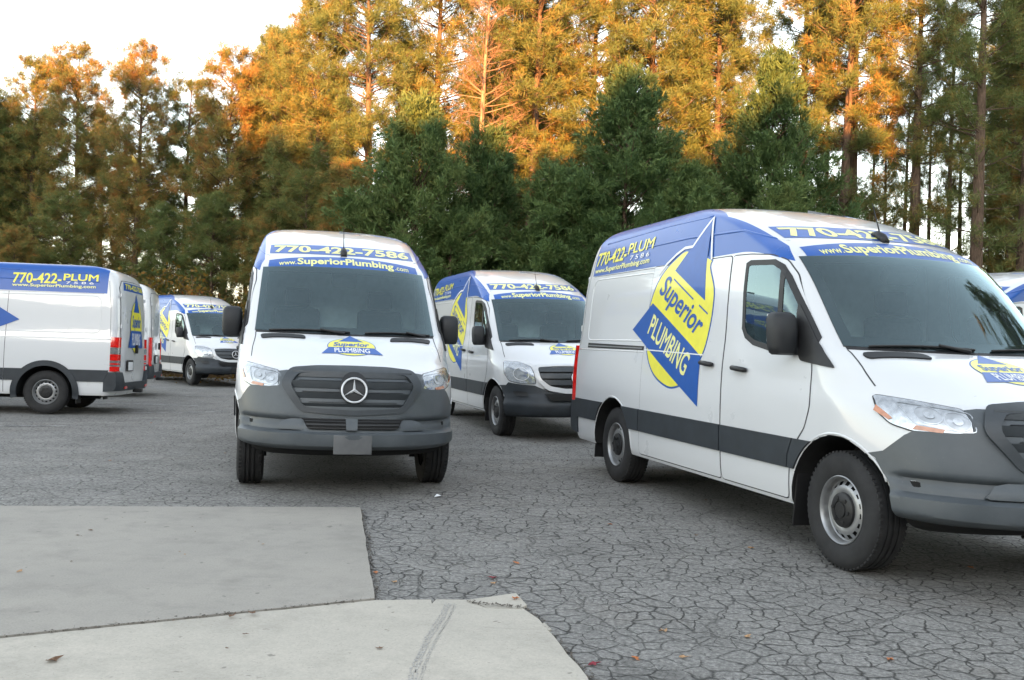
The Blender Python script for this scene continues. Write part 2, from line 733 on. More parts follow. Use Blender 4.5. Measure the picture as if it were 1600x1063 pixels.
def grid_cut(bm, step):
    for ax in (0, 1):
        vs = [v.co[ax] for v in bm.verts]
        lo, hi = min(vs), max(vs)
        st = step[ax]
        k = math.floor(lo / st) + 1
        while k * st < hi - 1e-6:
            co = Vector((0, 0, 0))
            no = Vector((0, 0, 0))
            co[ax] = k * st
            no[ax] = 1
            bmesh.ops.bisect_plane(bm, geom=bm.verts[:] + bm.edges[:] + bm.faces[:], plane_co=co, plane_no=no, dist=1e-6)
            k += 1


def flat_bm(polys, holes=()):
    bm = bmesh.new()
    es = []
    for poly in list(polys) + list(holes):
        vs = [bm.verts.new((p[0], p[1], 0)) for p in poly]
        es += [bm.edges.new((vs[i], vs[(i + 1) % len(vs)])) for i in range(len(vs))]
    bmesh.ops.triangle_fill(bm, use_beauty=True, edges=es, normal=(0, 0, 1))
    return bm


def project_bm(bm, fn, off, thick=0.0, name='patch', smooth=True):
    """off: number or function of the 2D point"""
    nrm = {}
    for v in bm.verts:
        p = (v.co.x, v.co.y)
        n = normal_at(fn, p)
        nrm[v] = n
        d = off(p) if callable(off) else off
        v.co = fn(p) + n * d
    for f in bm.faces:
        f.normal_update()
    # orient outward
    flip = [f for f in bm.faces if f.normal.dot(sum((nrm[v] for v in f.verts), Vector())) < 0]
    if flip:
        bmesh.ops.reverse_faces(bm, faces=flip)
    if thick:
        be = [e for e in bm.edges if len(e.link_faces) == 1]
        low = {}
        for e in be:
            for v in e.verts:
                if v not in low:
                    low[v] = bm.verts.new(v.co - nrm[v] * thick)
        for e in be:
            f0 = e.link_faces[0]
            l = [lp for lp in f0.loops if lp.edge == e][0]
            a, b = l.vert, l.link_loop_next.vert
            bm.faces.new((b, a, low[a], low[b]))
    return mesh_bm(name, bm, smooth, 35 if smooth else None)


def patch(name, polys, fn, off, mat, parent, thick=0.0, step=(0.06, 0.06), holes=(), smooth=True):
    if polys and not isinstance(polys[0][0], (tuple, list)):
        polys = [polys]
    bm = flat_bm(polys, holes)
    grid_cut(bm, step)
    bmesh.ops.triangulate(bm, faces=[f for f in bm.faces if len(f.verts) > 4])
    me = project_bm(bm, fn, off, thick, name, smooth)
    return obj(name, me, parent, mat)


def densify(poly, d):
    out = []
    n = len(poly)
    for i in range(n):
        a, b = poly[i], poly[(i + 1) % n]
        k = max(1, int(math.hypot(b[0] - a[0], b[1] - a[1]) / d))
        for j in range(k):
            t = j / k
            out.append((a[0] + (b[0] - a[0]) * t, a[1] + (b[1] - a[1]) * t))
    return out


def rounded(poly, r, n=4):
    out = []
    m = len(poly)
    for i in range(m):
        p0, p1, p2 = Vector(poly[i - 1]), Vector(poly[i]), Vector(poly[(i + 1) % m])
        a, b = p0 - p1, p2 - p1
        d = min(r, a.length * 0.45, b.length * 0.45)
        A, B = p1 + a.normalized() * d, p1 + b.normalized() * d
        for k in range(n + 1):
            t = k / n
            q = A * (1 - t) ** 2 + p1 * 2 * t * (1 - t) + B * t * t
            out.append((q.x, q.y))
    return out


def ribbon(name, pts, fn, off, width, mat, parent, closed=False, d=0.05):
    """thin strip that follows a path on the surface"""
    P = []
    m = len(pts) if closed else len(pts) - 1
    for i in range(m):
        a, b = pts[i], pts[(i + 1) % len(pts)]
        k = max(1, int(math.hypot(b[0] - a[0], b[1] - a[1]) / d))
        for j in range(k):
            P.append((a[0] + (b[0] - a[0]) * j / k, a[1] + (b[1] - a[1]) * j / k))
    if not closed:
        P.append(pts[-1])
    v, f = [], []
    n = len(P)
    pos = [fn(p) for p in P]
    for i in range(n):
        i0, i1 = (i - 1, (i + 1) % n) if closed else (max(i - 1, 0), min(i + 1, n - 1))
        t = (pos[i1] - pos[i0]).normalized()
        nn = normal_at(fn, P[i])
        s = t.cross(nn).normalized() * (width / 2)
        v += [pos[i] + nn * off - s, pos[i] + nn * off + s]
    for i in range(n if closed else n - 1):
        j = (i + 1) % n
        f.append([2 * i, 2 * i + 1, 2 * j + 1, 2 * j])
    return obj(name, mesh_from(name, v, f, True), parent, mat)


def bead(name, pts, fn, rad, sink, mat, parent, closed=False, d=0.08):
    P = []
    m = len(pts) if closed else len(pts) - 1
    for i in range(m):
        a, b = pts[i], pts[(i + 1) % len(pts)]
        k = max(1, int(math.hypot(b[0] - a[0], b[1] - a[1]) / d))
        for j in range(k):
            P.append((a[0] + (b[0] - a[0]) * j / k, a[1] + (b[1] - a[1]) * j / k))
    P.append(pts[0] if closed else pts[-1])
    mb = MB().tube([fn(p) - normal_at(fn, p) * sink for p in P], rad, 8)
    return obj(name, mb.mesh(name, True), parent, mat)


_text_cache = {}


def text_bm(txt, bold=0.012, shear=0.0, space=1.0):
    """flat lettering in a unit box: x 0..1 along the line, y 0..1 from baseline to capital height"""
    key = (txt, bold, shear, space)
    if key not in _text_cache:
        cu = bpy.data.curves.new('lettering', 'FONT')
        cu.body = txt
        cu.size = 1.0
        cu.offset = bold
        cu.shear = shear
        cu.space_character = space
        cu.resolution_u = 4
        o = bpy.data.objects.new('lettering', cu)
        COL.objects.link(o)
        bpy.context.view_layer.update()
        me = bpy.data.meshes.new_from_object(o.evaluated_get(bpy.context.evaluated_depsgraph_get()))
        bpy.data.objects.remove(o)
        bpy.data.curves.remove(cu)
        _text_cache[key] = me
    me = _text_cache[key]
    bm = bmesh.new()
    bm.from_mesh(me)
    if bold and 'M' in txt:
        # the bold outline of the letter M folds over itself: rebuild that letter
        seen, parts = set(), []
        for v0 in bm.verts:
            if v0 in seen:
                continue
            comp, todo = [], [v0]
            seen.add(v0)
            while todo:
                q = todo.pop()
                comp.append(q)
                for e in q.link_edges:
                    r = e.other_vert(q)
                    if r not in seen:
                        seen.add(r)
                        todo.append(r)
            parts.append(comp)
        for comp in parts:
            lo, hi = min(v.co.x for v in comp), max(v.co.x for v in comp)
            if len(comp) == 15 and .60 < hi - lo < .76 and max(v.co.y for v in comp) > .66:
                bmesh.ops.delete(bm, geom=comp, context='VERTS')
                b, d = bold, lo - (.073 - bold)
                P = [(.073 - b, -b), (.171 + b, -b), (.171 + b, .531 - 1.3 * b), (.384, .267 - 1.2 * b), (.398, .267 - 1.2 * b), (.611 - b, .531 - 1.3 * b),
                     (.611 - b, -b), (.709 + b, -b), (.709 + b, .682 + b), (.618 - .6 * b, .682 + b), (.391, .402 + 1.3 * b), (.165 + .6 * b, .682 + b), (.073 - b, .682 + b)]
                vs = [bm.verts.new((x + d, y, 0)) for x, y in P]
                for f in ((0, 1, 2, 12), (12, 2, 11), (2, 3, 10, 11), (3, 4, 10), (4, 5, 9, 10), (5, 8, 9), (5, 6, 7, 8)):
                    bm.faces.new([vs[i] for i in f])
    xs = [v.co.x for v in bm.verts]
    x0, x1 = min(xs), max(xs)
    cap = 0.69
    for v in bm.verts:
        v.co = Vector(((v.co.x - x0) / (x1 - x0), v.co.y / cap, 0))
    return bm


def lettering(txt, org, ex, ey, fn, off, mat, parent, bold=0.012, shear=0.0, step=(0.06, 0.022), space=1.0, warp=None, name='lettering'):
    bm = text_bm(txt, bold, shear, space)
    for v in bm.verts:
        x, y = v.co.x, v.co.y
        p = (org[0] + ex[0] * x + ey[0] * y, org[1] + ex[1] * x + ey[1] * y)
        if warp:
            p = warp(p, x, y)
        v.co = Vector((p[0], p[1], 0))
    grid_cut(bm, step)
    me = project_bm(bm, fn, off, 0.0, 'lettering', True)
    return obj(name, me, parent, mat)
# ------------------------------------------------------------------ wheels, mirrors and other solid parts
def make_wheel_meshes():
    R, W = 0.3725, 0.235
    h = W / 2
    # tyre with a rounded shoulder and circumferential grooves
    prof = [(0.212, h - 0.028), (0.222, h - 0.012), (0.245, h - 0.001), (0.285, h + 0.004), (0.325, h), (0.348, h - 0.010),
            (0.362, h - 0.024), (R - 0.003, h - 0.036)]
    xs = [h - 0.045, h - 0.072, h - 0.073, h - 0.082, h - 0.083, h - 0.108, h - 0.109, h - 0.126, h - 0.127, h - 0.152, h - 0.153,
          h - 0.162, h - 0.163, h - 0.190]
    dep = [0, 0, 1, 1, 0, 0, 1, 1, 0, 0, 1, 1, 0, 0]
    prof += [(R - 0.011 * d, x) for x, d in zip(xs, dep)]
    prof += [(R - 0.003, -h + 0.036), (0.362, -h + 0.024), (0.348, -h + 0.010), (0.30, -h), (0.212, -h + 0.02)]
    t = MB().lathe(prof, 72)
    # shoulder blocks: small ribs across the tread edge
    for k in range(60):
        q = 2 * math.pi * k / 60
        for sg in (1, -1):
            rot = Matrix.Rotation(-q, 3, 'Y')
            c = rot @ Vector((R - 0.006, sg * (h - 0.034), 0))
            t.box(c, (0.012, 0.026, 0.020), rot)
    tyre = t.mesh('wheel', True, 30)
    r = MB()
    y = h - 0.018
    prof = [(0.208, -h + 0.03), (0.214, y - 0.008), (0.217, y + 0.006), (0.211, y + 0.010), (0.203, y + 0.002), (0.198, y - 0.018),
            (0.196, y - 0.045), (0.188, y - 0.052), (0.180, y - 0.040), (0.156, y - 0.022), (0.146, y - 0.016), (0.120, y - 0.014),
            (0.108, y - 0.022), (0.02, y - 0.022)]
    n = 96
    r.lathe(prof, n, skip=lambda i, k: i == 8 and (k % 6) in (0, 1, 2))
    rim = r.mesh('rim', True, 40)
    d = MB().lathe([(0.205, y - 0.075), (0.03, y - 0.075)], 32)
    drum = d.mesh('brake_drum', True)
    c = MB().lathe([(0.112, y - 0.024), (0.108, y - 0.004), (0.090, y + 0.006), (0.06, y + 0.010), (0.058, y + 0.004), (0.050, y + 0.004),
                    (0.048, y + 0.012), (0.001, y + 0.014)], 40)
    for k in range(6):
        q = 2 * math.pi * (k + .5) / 6
        c.lathe([(0.014, 0.006), (0.013, 0.014), (0.001, 0.015)], 8, c=(0.076 * math.cos(q), y, 0.076 * math.sin(q)))
    hub = c.mesh('hub_cap', True, 35)
    return tyre, rim, drum, hub


WHEEL = None


def add_wheels(root):
    global WHEEL
    if WHEEL is None:
        WHEEL = make_wheel_meshes()
        for me, k in zip(WHEEL, ('rubber', 'steel', 'void', 'black')):
            me.materials.append(MAT[k])
    i = 0
    for uh in (HUBF, HUBR):
        for sg in (1, -1):
            w = obj('wheel', WHEEL[0], root)
            w.location = (uh, sg * (0.955 - 0.1175), 0.3725)
            w.rotation_euler = (0, 0.4 + 1.1 * i, 0 if sg > 0 else math.pi)
            i += 1
            for nm, me in (('rim', WHEEL[1]), ('brake_drum', WHEEL[2]), ('hub_cap', WHEEL[3])):
                obj(nm, me, w)


def add_mirror(root, sg):
    # housing: rounded tall shell, glass on its rear face, arm to the door
    mb = MB()
    rows = [(1.335, .05, .062), (1.348, .075, .080), (1.39, .090, .092), (1.50, .095, .096), (1.58, .092, .093), (1.610, .08, .080), (1.628, .055, .055)]
    n = 20
    v, f = [], []
    cu, cv = 1.545, 1.070
    for (w, a, b) in rows:
        for k in range(n):
            q = 2 * math.pi * k / n
            ce, se = math.copysign(abs(math.cos(q)) ** 0.55, math.cos(q)), math.copysign(abs(math.sin(q)) ** 0.55, math.sin(q))
            uu = a * ce * (1.15 if ce < 0 else 0.55)
            v.append((cu + uu + (w - 1.48) * 0.10, sg * (cv + b * se), w))
    for i in range(len(rows) - 1):
        for k in range(n):
            k2 = (k + 1) % n
            f.append([i * n + k, i * n + k2, (i + 1) * n + k2, (i + 1) * n + k])
    f.append(list(range(n))[::-1])
    f.append([(len(rows) - 1) * n + k for k in range(n)])
    hs = obj('mirror', fix(mesh_from('mirror', v, f, True, 45)), root, MAT['mirror'])
    gl = MB().box((cu + 0.0568, sg * cv, 1.52), (0.006, 0.14, 0.19))
    obj('mirror_glass', bevel_mesh(gl.mesh('mirror_glass'), 0.002), hs, MAT['chrome'])
    ar = MB().box((1.50, sg * 1.03, 1.365), (0.085, 0.16, 0.055))
    obj('mirror_arm', bevel_mesh(ar.mesh('mirror_arm'), 0.018, 3), hs, MAT['mirror'])


def arch_pts(uh, w0, w1, r, front, n=8):
    """points on the wheel arch circle between two heights, on its front or rear half"""
    out = []
    for k in range(n + 1):
        w = w0 + (w1 - w0) * k / n
        du = math.sqrt(max(0, r * r - (w - HUBZ) ** 2))
        out.append((uh - du if front else uh + du, w))
    return out


STW0, STW1 = 0.573, 0.776


def add_handle(door, u, w, sg):
    mb = MB()
    y = S.side(u, w)
    pl = rounded([(u - .115, w - .034), (u + .115, w - .028), (u + .115, w + .036), (u - .115, w + .032)], .035)
    rec = patch('handle_recess', pl, fn_side(sg), 0.0045, MAT['paint'], None, step=(.05, .05))
    bpy.data.objects.remove(rec)
    pts = [(u - .095, sg * (y + .012), w - .006), (u - .085, sg * (y + .032), w - .004), (u, sg * (y + .040), w + .002),
           (u + .085, sg * (y + .032), w + .006), (u + .098, sg * (y + .008), w + .008)]
    mb.tube(pts, [.014, .019, .020, .019, .014], 10)
    return obj('handle', mb.mesh('handle', True), door, MAT['black'])


LOGO_TRI = [(3.015, 2.463), (3.523, 2.051), (2.891, 1.760)]
LOGO_ELL = [(2.872, 2.112), (2.861, 2.039), (2.748, 1.857), (2.735, 1.668), (2.762, 1.480), (2.81, 1.31), (2.95, 1.16), (3.12, 1.05), (3.311, 1.006), (3.465, 1.018),
            (3.653, 1.077), (3.80, 1.17), (3.93, 1.335), (3.99, 1.52), (3.985, 1.72), (3.93, 1.87), (3.83, 2.00), (3.70, 2.10), (3.56, 2.17), (3.414, 2.225), (3.282, 2.213)]
LOGO_BAND = [(3.909, 1.772), (2.841, 1.297), (2.837, 0.885), (4.312, 1.527)]


def smooth_closed(P, n=4):
    out = []
    m = len(P)
    for i in range(m):
        p0, p1, p2, p3 = [Vector(P[(i + k - 1) % m]) for k in range(4)]
        for k in range(n):
            t = k / n
            q = 0.5 * (2 * p1 + (p2 - p0) * t + (2 * p0 - 5 * p1 + 4 * p2 - p3) * t * t + (3 * p1 - p0 - 3 * p2 + p3) * t ** 3)
            out.append((q.x, q.y))
    return out


def side_logo(root, sg):
    base_fn = fn_side(sg)
    fn = base_fn if sg > 0 else (lambda p: base_fn((p[0] - .12, p[1] + .09)))
    ell = smooth_closed(LOGO_ELL)
    disc = patch('logo', inset_poly(ell, .018), fn, .0062, MAT['yellow'], root, step=(.08, .08))
    patch('logo_outline', ell, fn, .0050, MAT['blue'], disc, step=(.08, .08))
    # white edge round the upper part of the mark, over the blue roof wrap
    k = [p for p in ell if p[1] > 2.05]
    wl = [(3.86, 2.03), (3.72, 2.125), (3.56, 2.20), (3.42, 2.245), (3.27, 2.245), (3.015, 2.475), (2.872, 2.10)]
    ribbon('logo_white_edge', wl, fn, .0085, .026, MAT['white_vinyl'], disc)
    patch('logo_peak', LOGO_TRI, fn, .0074, MAT['blue'], disc, step=(.08, .08))
    patch('logo_band', LOGO_BAND, fn, .0074, MAT['blue'], disc, step=(.08, .08))
    for a, b in (((3.52, 1.975), (3.101, 1.778)), ((2.986, 1.725), (2.82, 1.648))):
        ribbon('logo_rule', [a, b], fn, .0078, .014, MAT['blue'], disc)
    if sg > 0:
        lettering('Superior', (3.80, 1.870), (-.845, -.417), (-.125, .165), fn, .0086, MAT['blue'], disc, bold=.018, shear=.22)
        lettering('PLUMBING', (3.955, 1.495), (-.85, -.372), (-.095, .175), fn, .0090, MAT['paleyel'], disc, bold=.014)
    else:
        lettering('Superior', (2.955, 1.475), (.845, .397), (-.02, .165), fn, .0086, MAT['blue'], disc, bold=.018, shear=.22)
        lettering('PLUMBING', (3.10, 1.125), (.85, .372), (-.03, .175), fn, .0090, MAT['paleyel'], disc, bold=.014)
    ribbon('logo_seam', [(3.96, 1.335), (2.80, 1.310)], fn, .0098, .010, MAT['white_vinyl'], disc)


def unit_logo(root, fn, off, org, ex, ey, flat=False):
    def M(x, y):
        return (org[0] + ex[0] * x + ey[0] * y, org[1] + ex[1] * x + ey[1] * y)
    ell = [M(.80 * math.cos(t), .42 + .46 * math.sin(t)) for t in [2 * math.pi * k / 40 for k in range(40)]]
    st = (.08, .08)
    disc = patch('logo', inset_poly(ell, .008), fn, off, MAT['yellow'], root, step=st)
    patch('logo_outline', ell, fn, off - .0008, MAT['blue'], disc, step=st)
    patch('logo_peak', [M(0, 1), M(-.42, .68), M(.42, .68)], fn, off + .0010, MAT['blue'], disc, step=st)
    patch('logo_band', [M(-1, .06), M(-.74, .36), M(.74, .36), M(1, .06)], fn, off + .0010, MAT['blue'], disc, step=st)
    lettering('Superior', M(-.60, .42), (ex[0] * 1.2, ex[1] * 1.2), (ey[0] * .20, ey[1] * .20), fn, off + .0016, MAT['blue'], disc, bold=.03, shear=.2)
    lettering('PLUMBING', M(-.58, .11), (ex[0] * 1.16, ex[1] * 1.16), (ey[0] * .20, ey[1] * .20), fn, off + .0022, MAT['white_vinyl'], disc, bold=.02)
    return disc


def star_emblem(parent, c, r, tilt=0.0):
    mb = MB()
    n = 40
    ring = [Vector((0, r * math.cos(2 * math.pi * k / n), r * math.sin(2 * math.pi * k / n))) for k in range(n)]
    m = 8
    base = len(mb.v)
    for p in ring:
        d = p.normalized()
        for j in range(m):
            q = 2 * math.pi * j / m
            mb.v.append(tuple(p + d * (.0085 * math.cos(q)) + Vector((.0085 * math.sin(q), 0, 0))))
    for k in range(n):
        for j in range(m):
            a, b = k * m + j, k * m + (j + 1) % m
            c2, d2 = ((k + 1) % n) * m + (j + 1) % m, ((k + 1) % n) * m + j
            mb.f.append([base + a, base + b, base + c2, base + d2])
    for j in range(3):
        q = math.pi / 2 + 2 * math.pi * j / 3
        tip = Vector((0, math.cos(q), math.sin(q))) * (r * .96)
        side = Vector((0, -math.sin(q), math.cos(q))) * (r * .13)
        o = Vector((-.014, 0, 0))
        b0 = Vector((0, math.cos(q), math.sin(q))) * (-r * .05)
        mb.add([b0 + side, b0 - side, tip, b0 + o, tip + o * .4], [[0, 3, 4, 2], [3, 1, 2, 4]])
    rot = Matrix.Rotation(tilt, 3, 'Y')
    e = obj('emblem', fix(mb.mesh('emblem', True, 30)), parent, MAT['chrome'])
    e.location = c
    e.rotation_euler = (0, tilt, 0)
    return e


# ------------------------------------------------------------------ the whole van
_body_mesh = None


def make_van(front_new=True, rear_new=True):
    global _body_mesh
    root = empty('cargo_van')
    if _body_mesh is None:
        b = build_body()
        b.parent = root
        _body_mesh = b.data
    else:
        b = obj('body', _body_mesh, root)
    # body creases
    rec = rounded([(2.64, 1.42), (2.64, 2.055), (5.44, 2.075), (5.52, 2.0), (5.52, 1.42)], .10, 5)
    for sg in (1, -1):
        fn = fn_side(sg)
        bead('panel_crease', rec, fn, .010, .005, MAT['paint'], b, closed=True)
        bead('panel_crease', [(5.72, 1.318), (4.6, 1.318), (2.6, 1.312)], fn, .010, .0055, MAT['paint'], b)
        bead('roof_crease', [(5.45, 2.325), (3.4, 2.335), (2.45, 2.30), (1.98, 2.18)], fn, .014, .008, MAT['paint'], b)
        bead('roof_crease', [(5.40, 2.47), (3.9, 2.50), (3.05, 2.49)], fn, .012, .007, MAT['paint'], b)
        ribbon('panel_gap', [(5.62, 2.35), (5.68, 1.9), (5.70, 1.36)], fn, .0012, .006, MAT['seam'], b)
        ribbon('panel_gap', [(2.62, 2.10), (5.55, 2.115)], fn, .0012, .005, MAT['seam'], b)
    # doors
    for sg in (1, -1):
        fn = fn_side(sg)
        outer = rounded([(2.412, .365), (1.50, .365), (1.492, .62), (1.44, .74), (1.335, .86), (1.287, 1.0), (1.288, 1.24), (1.36, 1.50), (1.66, 1.90), (1.80, 2.015),
                         (1.95, 2.062), (2.25, 2.09), (2.515, 2.10), (2.50, 1.70), (2.462, 1.27), (2.445, .776)], .03, 2)
        d = patch('front_door', outer, fn, .004, MAT['paint'], root, thick=.004, holes=[inset_poly(SIDE_WIN, -.004)])
        ribbon('door_gap', inset_poly(outer, -.004), fn, .0012, .011, MAT['seam'], d, closed=True)
        patch('window_frame', inset_poly(SIDE_WIN, -.016), fn, .008, MAT['black'], d, thick=.008, holes=[inset_poly(SIDE_WIN, .024)])
        patch('window', inset_poly(SIDE_WIN, .012), fn, .005, MAT['glass'], d)
        patch('window_divider', [(1.705, 1.36), (1.765, 1.36), (1.80, 1.96), (1.745, 1.92)], fn, .0095, MAT['black'], d, thick=.01)
        patch('mirror_base', rounded([(1.545, 1.70), (1.505, 1.40), (1.42, 1.30), (1.08, 1.262), (1.30, 1.44)], .02, 2), fn, .014, MAT['black'], d, thick=.014)
        add_handle(d, 2.185, 1.218, sg)
        s2 = rounded([(2.432, .365), (2.465, .776), (2.482, 1.27), (2.52, 1.70), (2.535, 2.10), (3.985, 2.112), (3.985, .62), (3.985, .365)], .03, 2)
        if sg > 0:
            sl = patch('sliding_door', s2, fn, .004, MAT['paint'], root, thick=.004)
            ribbon('door_gap', inset_poly(s2, -.004), fn, .0012, .011, MAT['seam'], sl, closed=True)
            add_handle(sl, 2.70, 1.243, sg)
            ra = patch('door_rail', [(4.00, 1.330), (5.46, 1.338), (5.46, 1.388), (4.00, 1.368)], fn, .005, MAT['black'], sl, thick=.004)
            patch('rail_track', [(4.02, 1.342), (5.44, 1.352), (5.44, 1.366), (4.02, 1.354)], fn, .009, MAT['steel'], sl)
        else:
            ribbon('panel_gap', [(3.985, 2.112), (3.982, 1.2), (3.985, .365)], fn, .0012, .009, MAT['seam'], b)
        # cladding: one strip on each panel
        y = .006
        st = [arch_pts(HUBF, STW0 - .0, STW1, ARCH + .006, False) + [(1.44, STW1), (1.488, .66), (1.492, STW0)],
              [(1.505, STW0), (1.505, .66), (1.455, STW1), (2.438, STW1), (2.426, STW0)],
              [(2.446, STW0), (2.458, STW1), (3.975, STW1), (3.975, STW0)],
              [(3.995, STW0), (3.995, STW1)] + arch_pts(HUBR, STW1, STW0, ARCH + .006, True),
              arch_pts(HUBR, STW0, STW1, ARCH + .006, False) + [(5.70, STW1), (5.62, STW0)]]
        for poly in st:
            patch('side_cladding', poly, fn, .018, MAT['dgray'], root, thick=.018)
        # arch lip
        lip = [(HUBF + (ARCH + .012) * math.cos(q), HUBZ + (ARCH + .012) * math.sin(q)) for q in lin(-.05, math.pi * .83, 26)]
        bead('arch_lip', lip, fn, .010, .004, MAT['paint'], b)
        lip = [(HUBR + (ARCH + .012) * math.cos(q), HUBZ + (ARCH + .012) * math.sin(q)) for q in lin(-.05, math.pi + .05, 30)]
        if rear_new:
            bead('arch_lip', lip, fn, .010, .004, MAT['paint'], b)
        else:
            ro = [(HUBR + (ARCH + .085) * math.cos(q), HUBZ + (ARCH + .085) * math.sin(q)) for q in lin(-.2, math.pi + .2, 30)]
            ri = [(HUBR + (ARCH - .01) * math.cos(q), HUBZ + (ARCH - .01) * math.sin(q)) for q in lin(math.pi + .2, -.2, 30)]
            patch('wheel_arch_trim', ro + ri, fn, .030, MAT['dgray'], root, thick=.035)
        # mud flaps
        for uh, w1 in ((HUBF, .60), (HUBR, .60)):
            mb = MB().box((uh + ARCH - .012 + (.03 if uh == HUBR else 0), sg * .835, .40), (.016, .27, .44), Matrix.Rotation(-.10, 3, 'Y'))
            obj('mud_flap', bevel_mesh(mb.mesh('mud_flap'), .006), root, MAT['black'])
        side_logo(root, sg)
        # roof wrap lettering
        if sg > 0:
            lettering('770-422-', (5.555, 2.232), (-.80, .020), (.0, .140), fn, .006, MAT['yellow'], root, bold=.02)
            lettering('PLUM', (4.73, 2.300), (-.60, .012), (-.0, .110), fn, .006, MAT['yellow'], root, bold=.012)
            lettering('7 5 8 6', (4.64, 2.232), (-.46, .006), (0, .045), fn, .006, MAT['white_vinyl'], root, bold=.012)
            lettering('www.SuperiorPlumbing.com', (5.555, 2.152), (-1.41, .02), (0, .052), fn, .006, MAT['paleyel'], root, bold=.022)
        else:
            lettering('770-422-', (4.02, 2.262), (.80, .012), (0, .170), fn, .006, MAT['yellow'], root, bold=.02)
            lettering('PLUM', (4.85, 2.330), (.58, .004), (0, .115), fn, .006, MAT['yellow'], root, bold=.02)
            lettering('7 5 8 6', (4.90, 2.272), (.46, .002), (0, .040), fn, .006, MAT['white_vinyl'], root, bold=.012)
            lettering('www.SuperiorPlumbing.com', (4.02, 2.198), (1.38, .01), (0, .050), fn, .006, MAT['paleyel'], root, bold=.022)
    # ---- windscreen and cab
    fr = patch('windshield', inset_poly(WS, -.010), fn_front, .0075, MAT['glass'], root, step=(.08, .05))
    patch('windshield_border', inset_poly(WS, -.012), fn_front, .005, MAT['black'], fr, thick=.008, step=(.08, .05),
          holes=[[(-.775, 1.47), (-.745, 1.99), (-.4, 2.000), (0, 2.003), (.4, 2.000), (.745, 1.99), (.775, 1.47), (.4, 1.455), (0, 1.452), (-.4, 1.455)]])
    mbm = MB().box((1.70, 0, 1.945), (.10, .26, .13), Matrix.Rotation(-.6, 3, 'Y'))
    obj('rear_view_mirror', bevel_mesh(mbm.mesh('rear_view_mirror'), .03, 3), fr, MAT['inner'])
    patch('cowl', [(-.84, 1.386), (-.84, 1.402), (0, 1.392), (.84, 1.402), (.84, 1.386), (0, 1.378)], fn_front, .006, MAT['black'], root, thick=.006, step=(.07, .02))
    for (v0, v1, s_) in ((.72, -.02, 1), (-.16, -.80, 1)):
        pts = [fn_front((v0 + (v1 - v0) * t, 1.402 + .012 * math.sin(t * 3.1))) + Vector((-.014, 0, .010)) for t in lin(0, 1, 9)]
        wp = obj('wiper', MB().tube(pts, .008, 6).mesh('wiper', True), root, MAT['black'])
        obj('wiper_arm', MB().tube([fn_front((v1 + .05, 1.385)) + Vector((-.01, 0, .014)), pts[5] + Vector((-.012, 0, .012))], [.014, .008], 6).mesh('wiper_arm', True), wp, MAT['black'])
    for s_ in (1, -1):
        patch('hood_vent', rounded([(s_ * .795, 1.046), (s_ * .405, .938), (s_ * .382, .868), (s_ * .782, .976)], .05, 4), fn_hood, .012, MAT['black'], root, thick=.012, step=(.05, .05))
    # dashboard, wheel, seats, bulkhead
    dp = [(1.10, 1.28), (1.18, 1.385), (1.40, 1.40), (1.58, 1.34), (1.60, 1.20), (1.50, .95), (1.10, .95)]
    v, f = prism_y(dp, -.86, .86)
    da = obj('dashboard', bevel_mesh(fix(mesh_from('dashboard', v, f, False)), .03, 3), root, MAT['inner'])
    pa = MB().box((1.24, .55, 1.408), (.16, .22, .006), Matrix.Rotation(.12, 3, 'X')).box((1.27, .50, 1.414), (.10, .16, .02), Matrix.Rotation(-.2, 3, 'Y'))
    obj('dash_paper', pa.mesh('dash_paper'), da, MAT['white_vinyl'])
    sw = MB()
    c, nrm = Vector((1.72, -.42, 1.30)), Vector((.80, 0, .6)).normalized()
    a_, b_ = Vector((0, 1, 0)), nrm.cross(Vector((0, 1, 0))).normalized()
    ring = [c + (a_ * math.cos(q) + b_ * math.sin(q)) * .20 for q in lin(0, 2 * math.pi, 33)]
    sw.tube(ring, .016, 8, False)
    for q in (0.1, math.pi - .1, 1.5 * math.pi):
        sw.tube([c, c + (a_ * math.cos(q) + b_ * math.sin(q)) * .20], [.04, .016], 6)
    obj('steering_wheel', sw.mesh('steering_wheel', True), root, MAT['black'])
    for sv in (-.44, .44):
        mb = MB().box((2.02, sv, 1.02), (.50, .50, .16))
        st_ = obj('seat', bevel_mesh(mb.mesh('seat'), .05, 3), root, MAT['seat'])
        obj('seat_back', bevel_mesh(MB().box((2.27, sv, 1.36), (.15, .48, .62), Matrix.Rotation(.16, 3, 'Y')).mesh('seat_back'), .06, 3), st_, MAT['seat'])
        obj('headrest', bevel_mesh(MB().box((2.33, sv, 1.78), (.10, .27, .19), Matrix.Rotation(.16, 3, 'Y')).mesh('headrest'), .04, 3), st_, MAT['seat'])
    obj('bulkhead', MB().box((2.412, 0, 1.52), (.012, 1.70, 1.26)).mesh('bulkhead'), root, MAT['bulkhead'])
    # ---- hood edge, cap bands, lettering over the windscreen
    for s_ in (1, -1):
        ribbon('hood_gap', [(s_ * .865, .80), (s_ * .86, .90), (s_ * .845, 1.00), (s_ * .838, 1.08), (s_ * .84, 1.12)], fn_hood, .0015, .009, MAT['seam'], b)

    def arc(p, x, y):
        return p

    def strip_poly(w0, w1, v0, rise):
        top = [(v, w1 - rise * (v / v0) ** 2) for v in lin(-v0, v0, 15)]
        bot = [(v, w0 - rise * .55 * (v / v0) ** 2) for v in lin(v0 * 1.015, -v0 * 1.015, 15)]
        return top + bot

    def bend(v0, rise):
        return lambda p, x, y: (p[0], p[1] - rise * (p[0] / v0) ** 2)
    patch('roof_band', strip_poly(2.213, 2.328, .735, .010), fn_front, .003, MAT['blue'], root, step=(.07, .03))
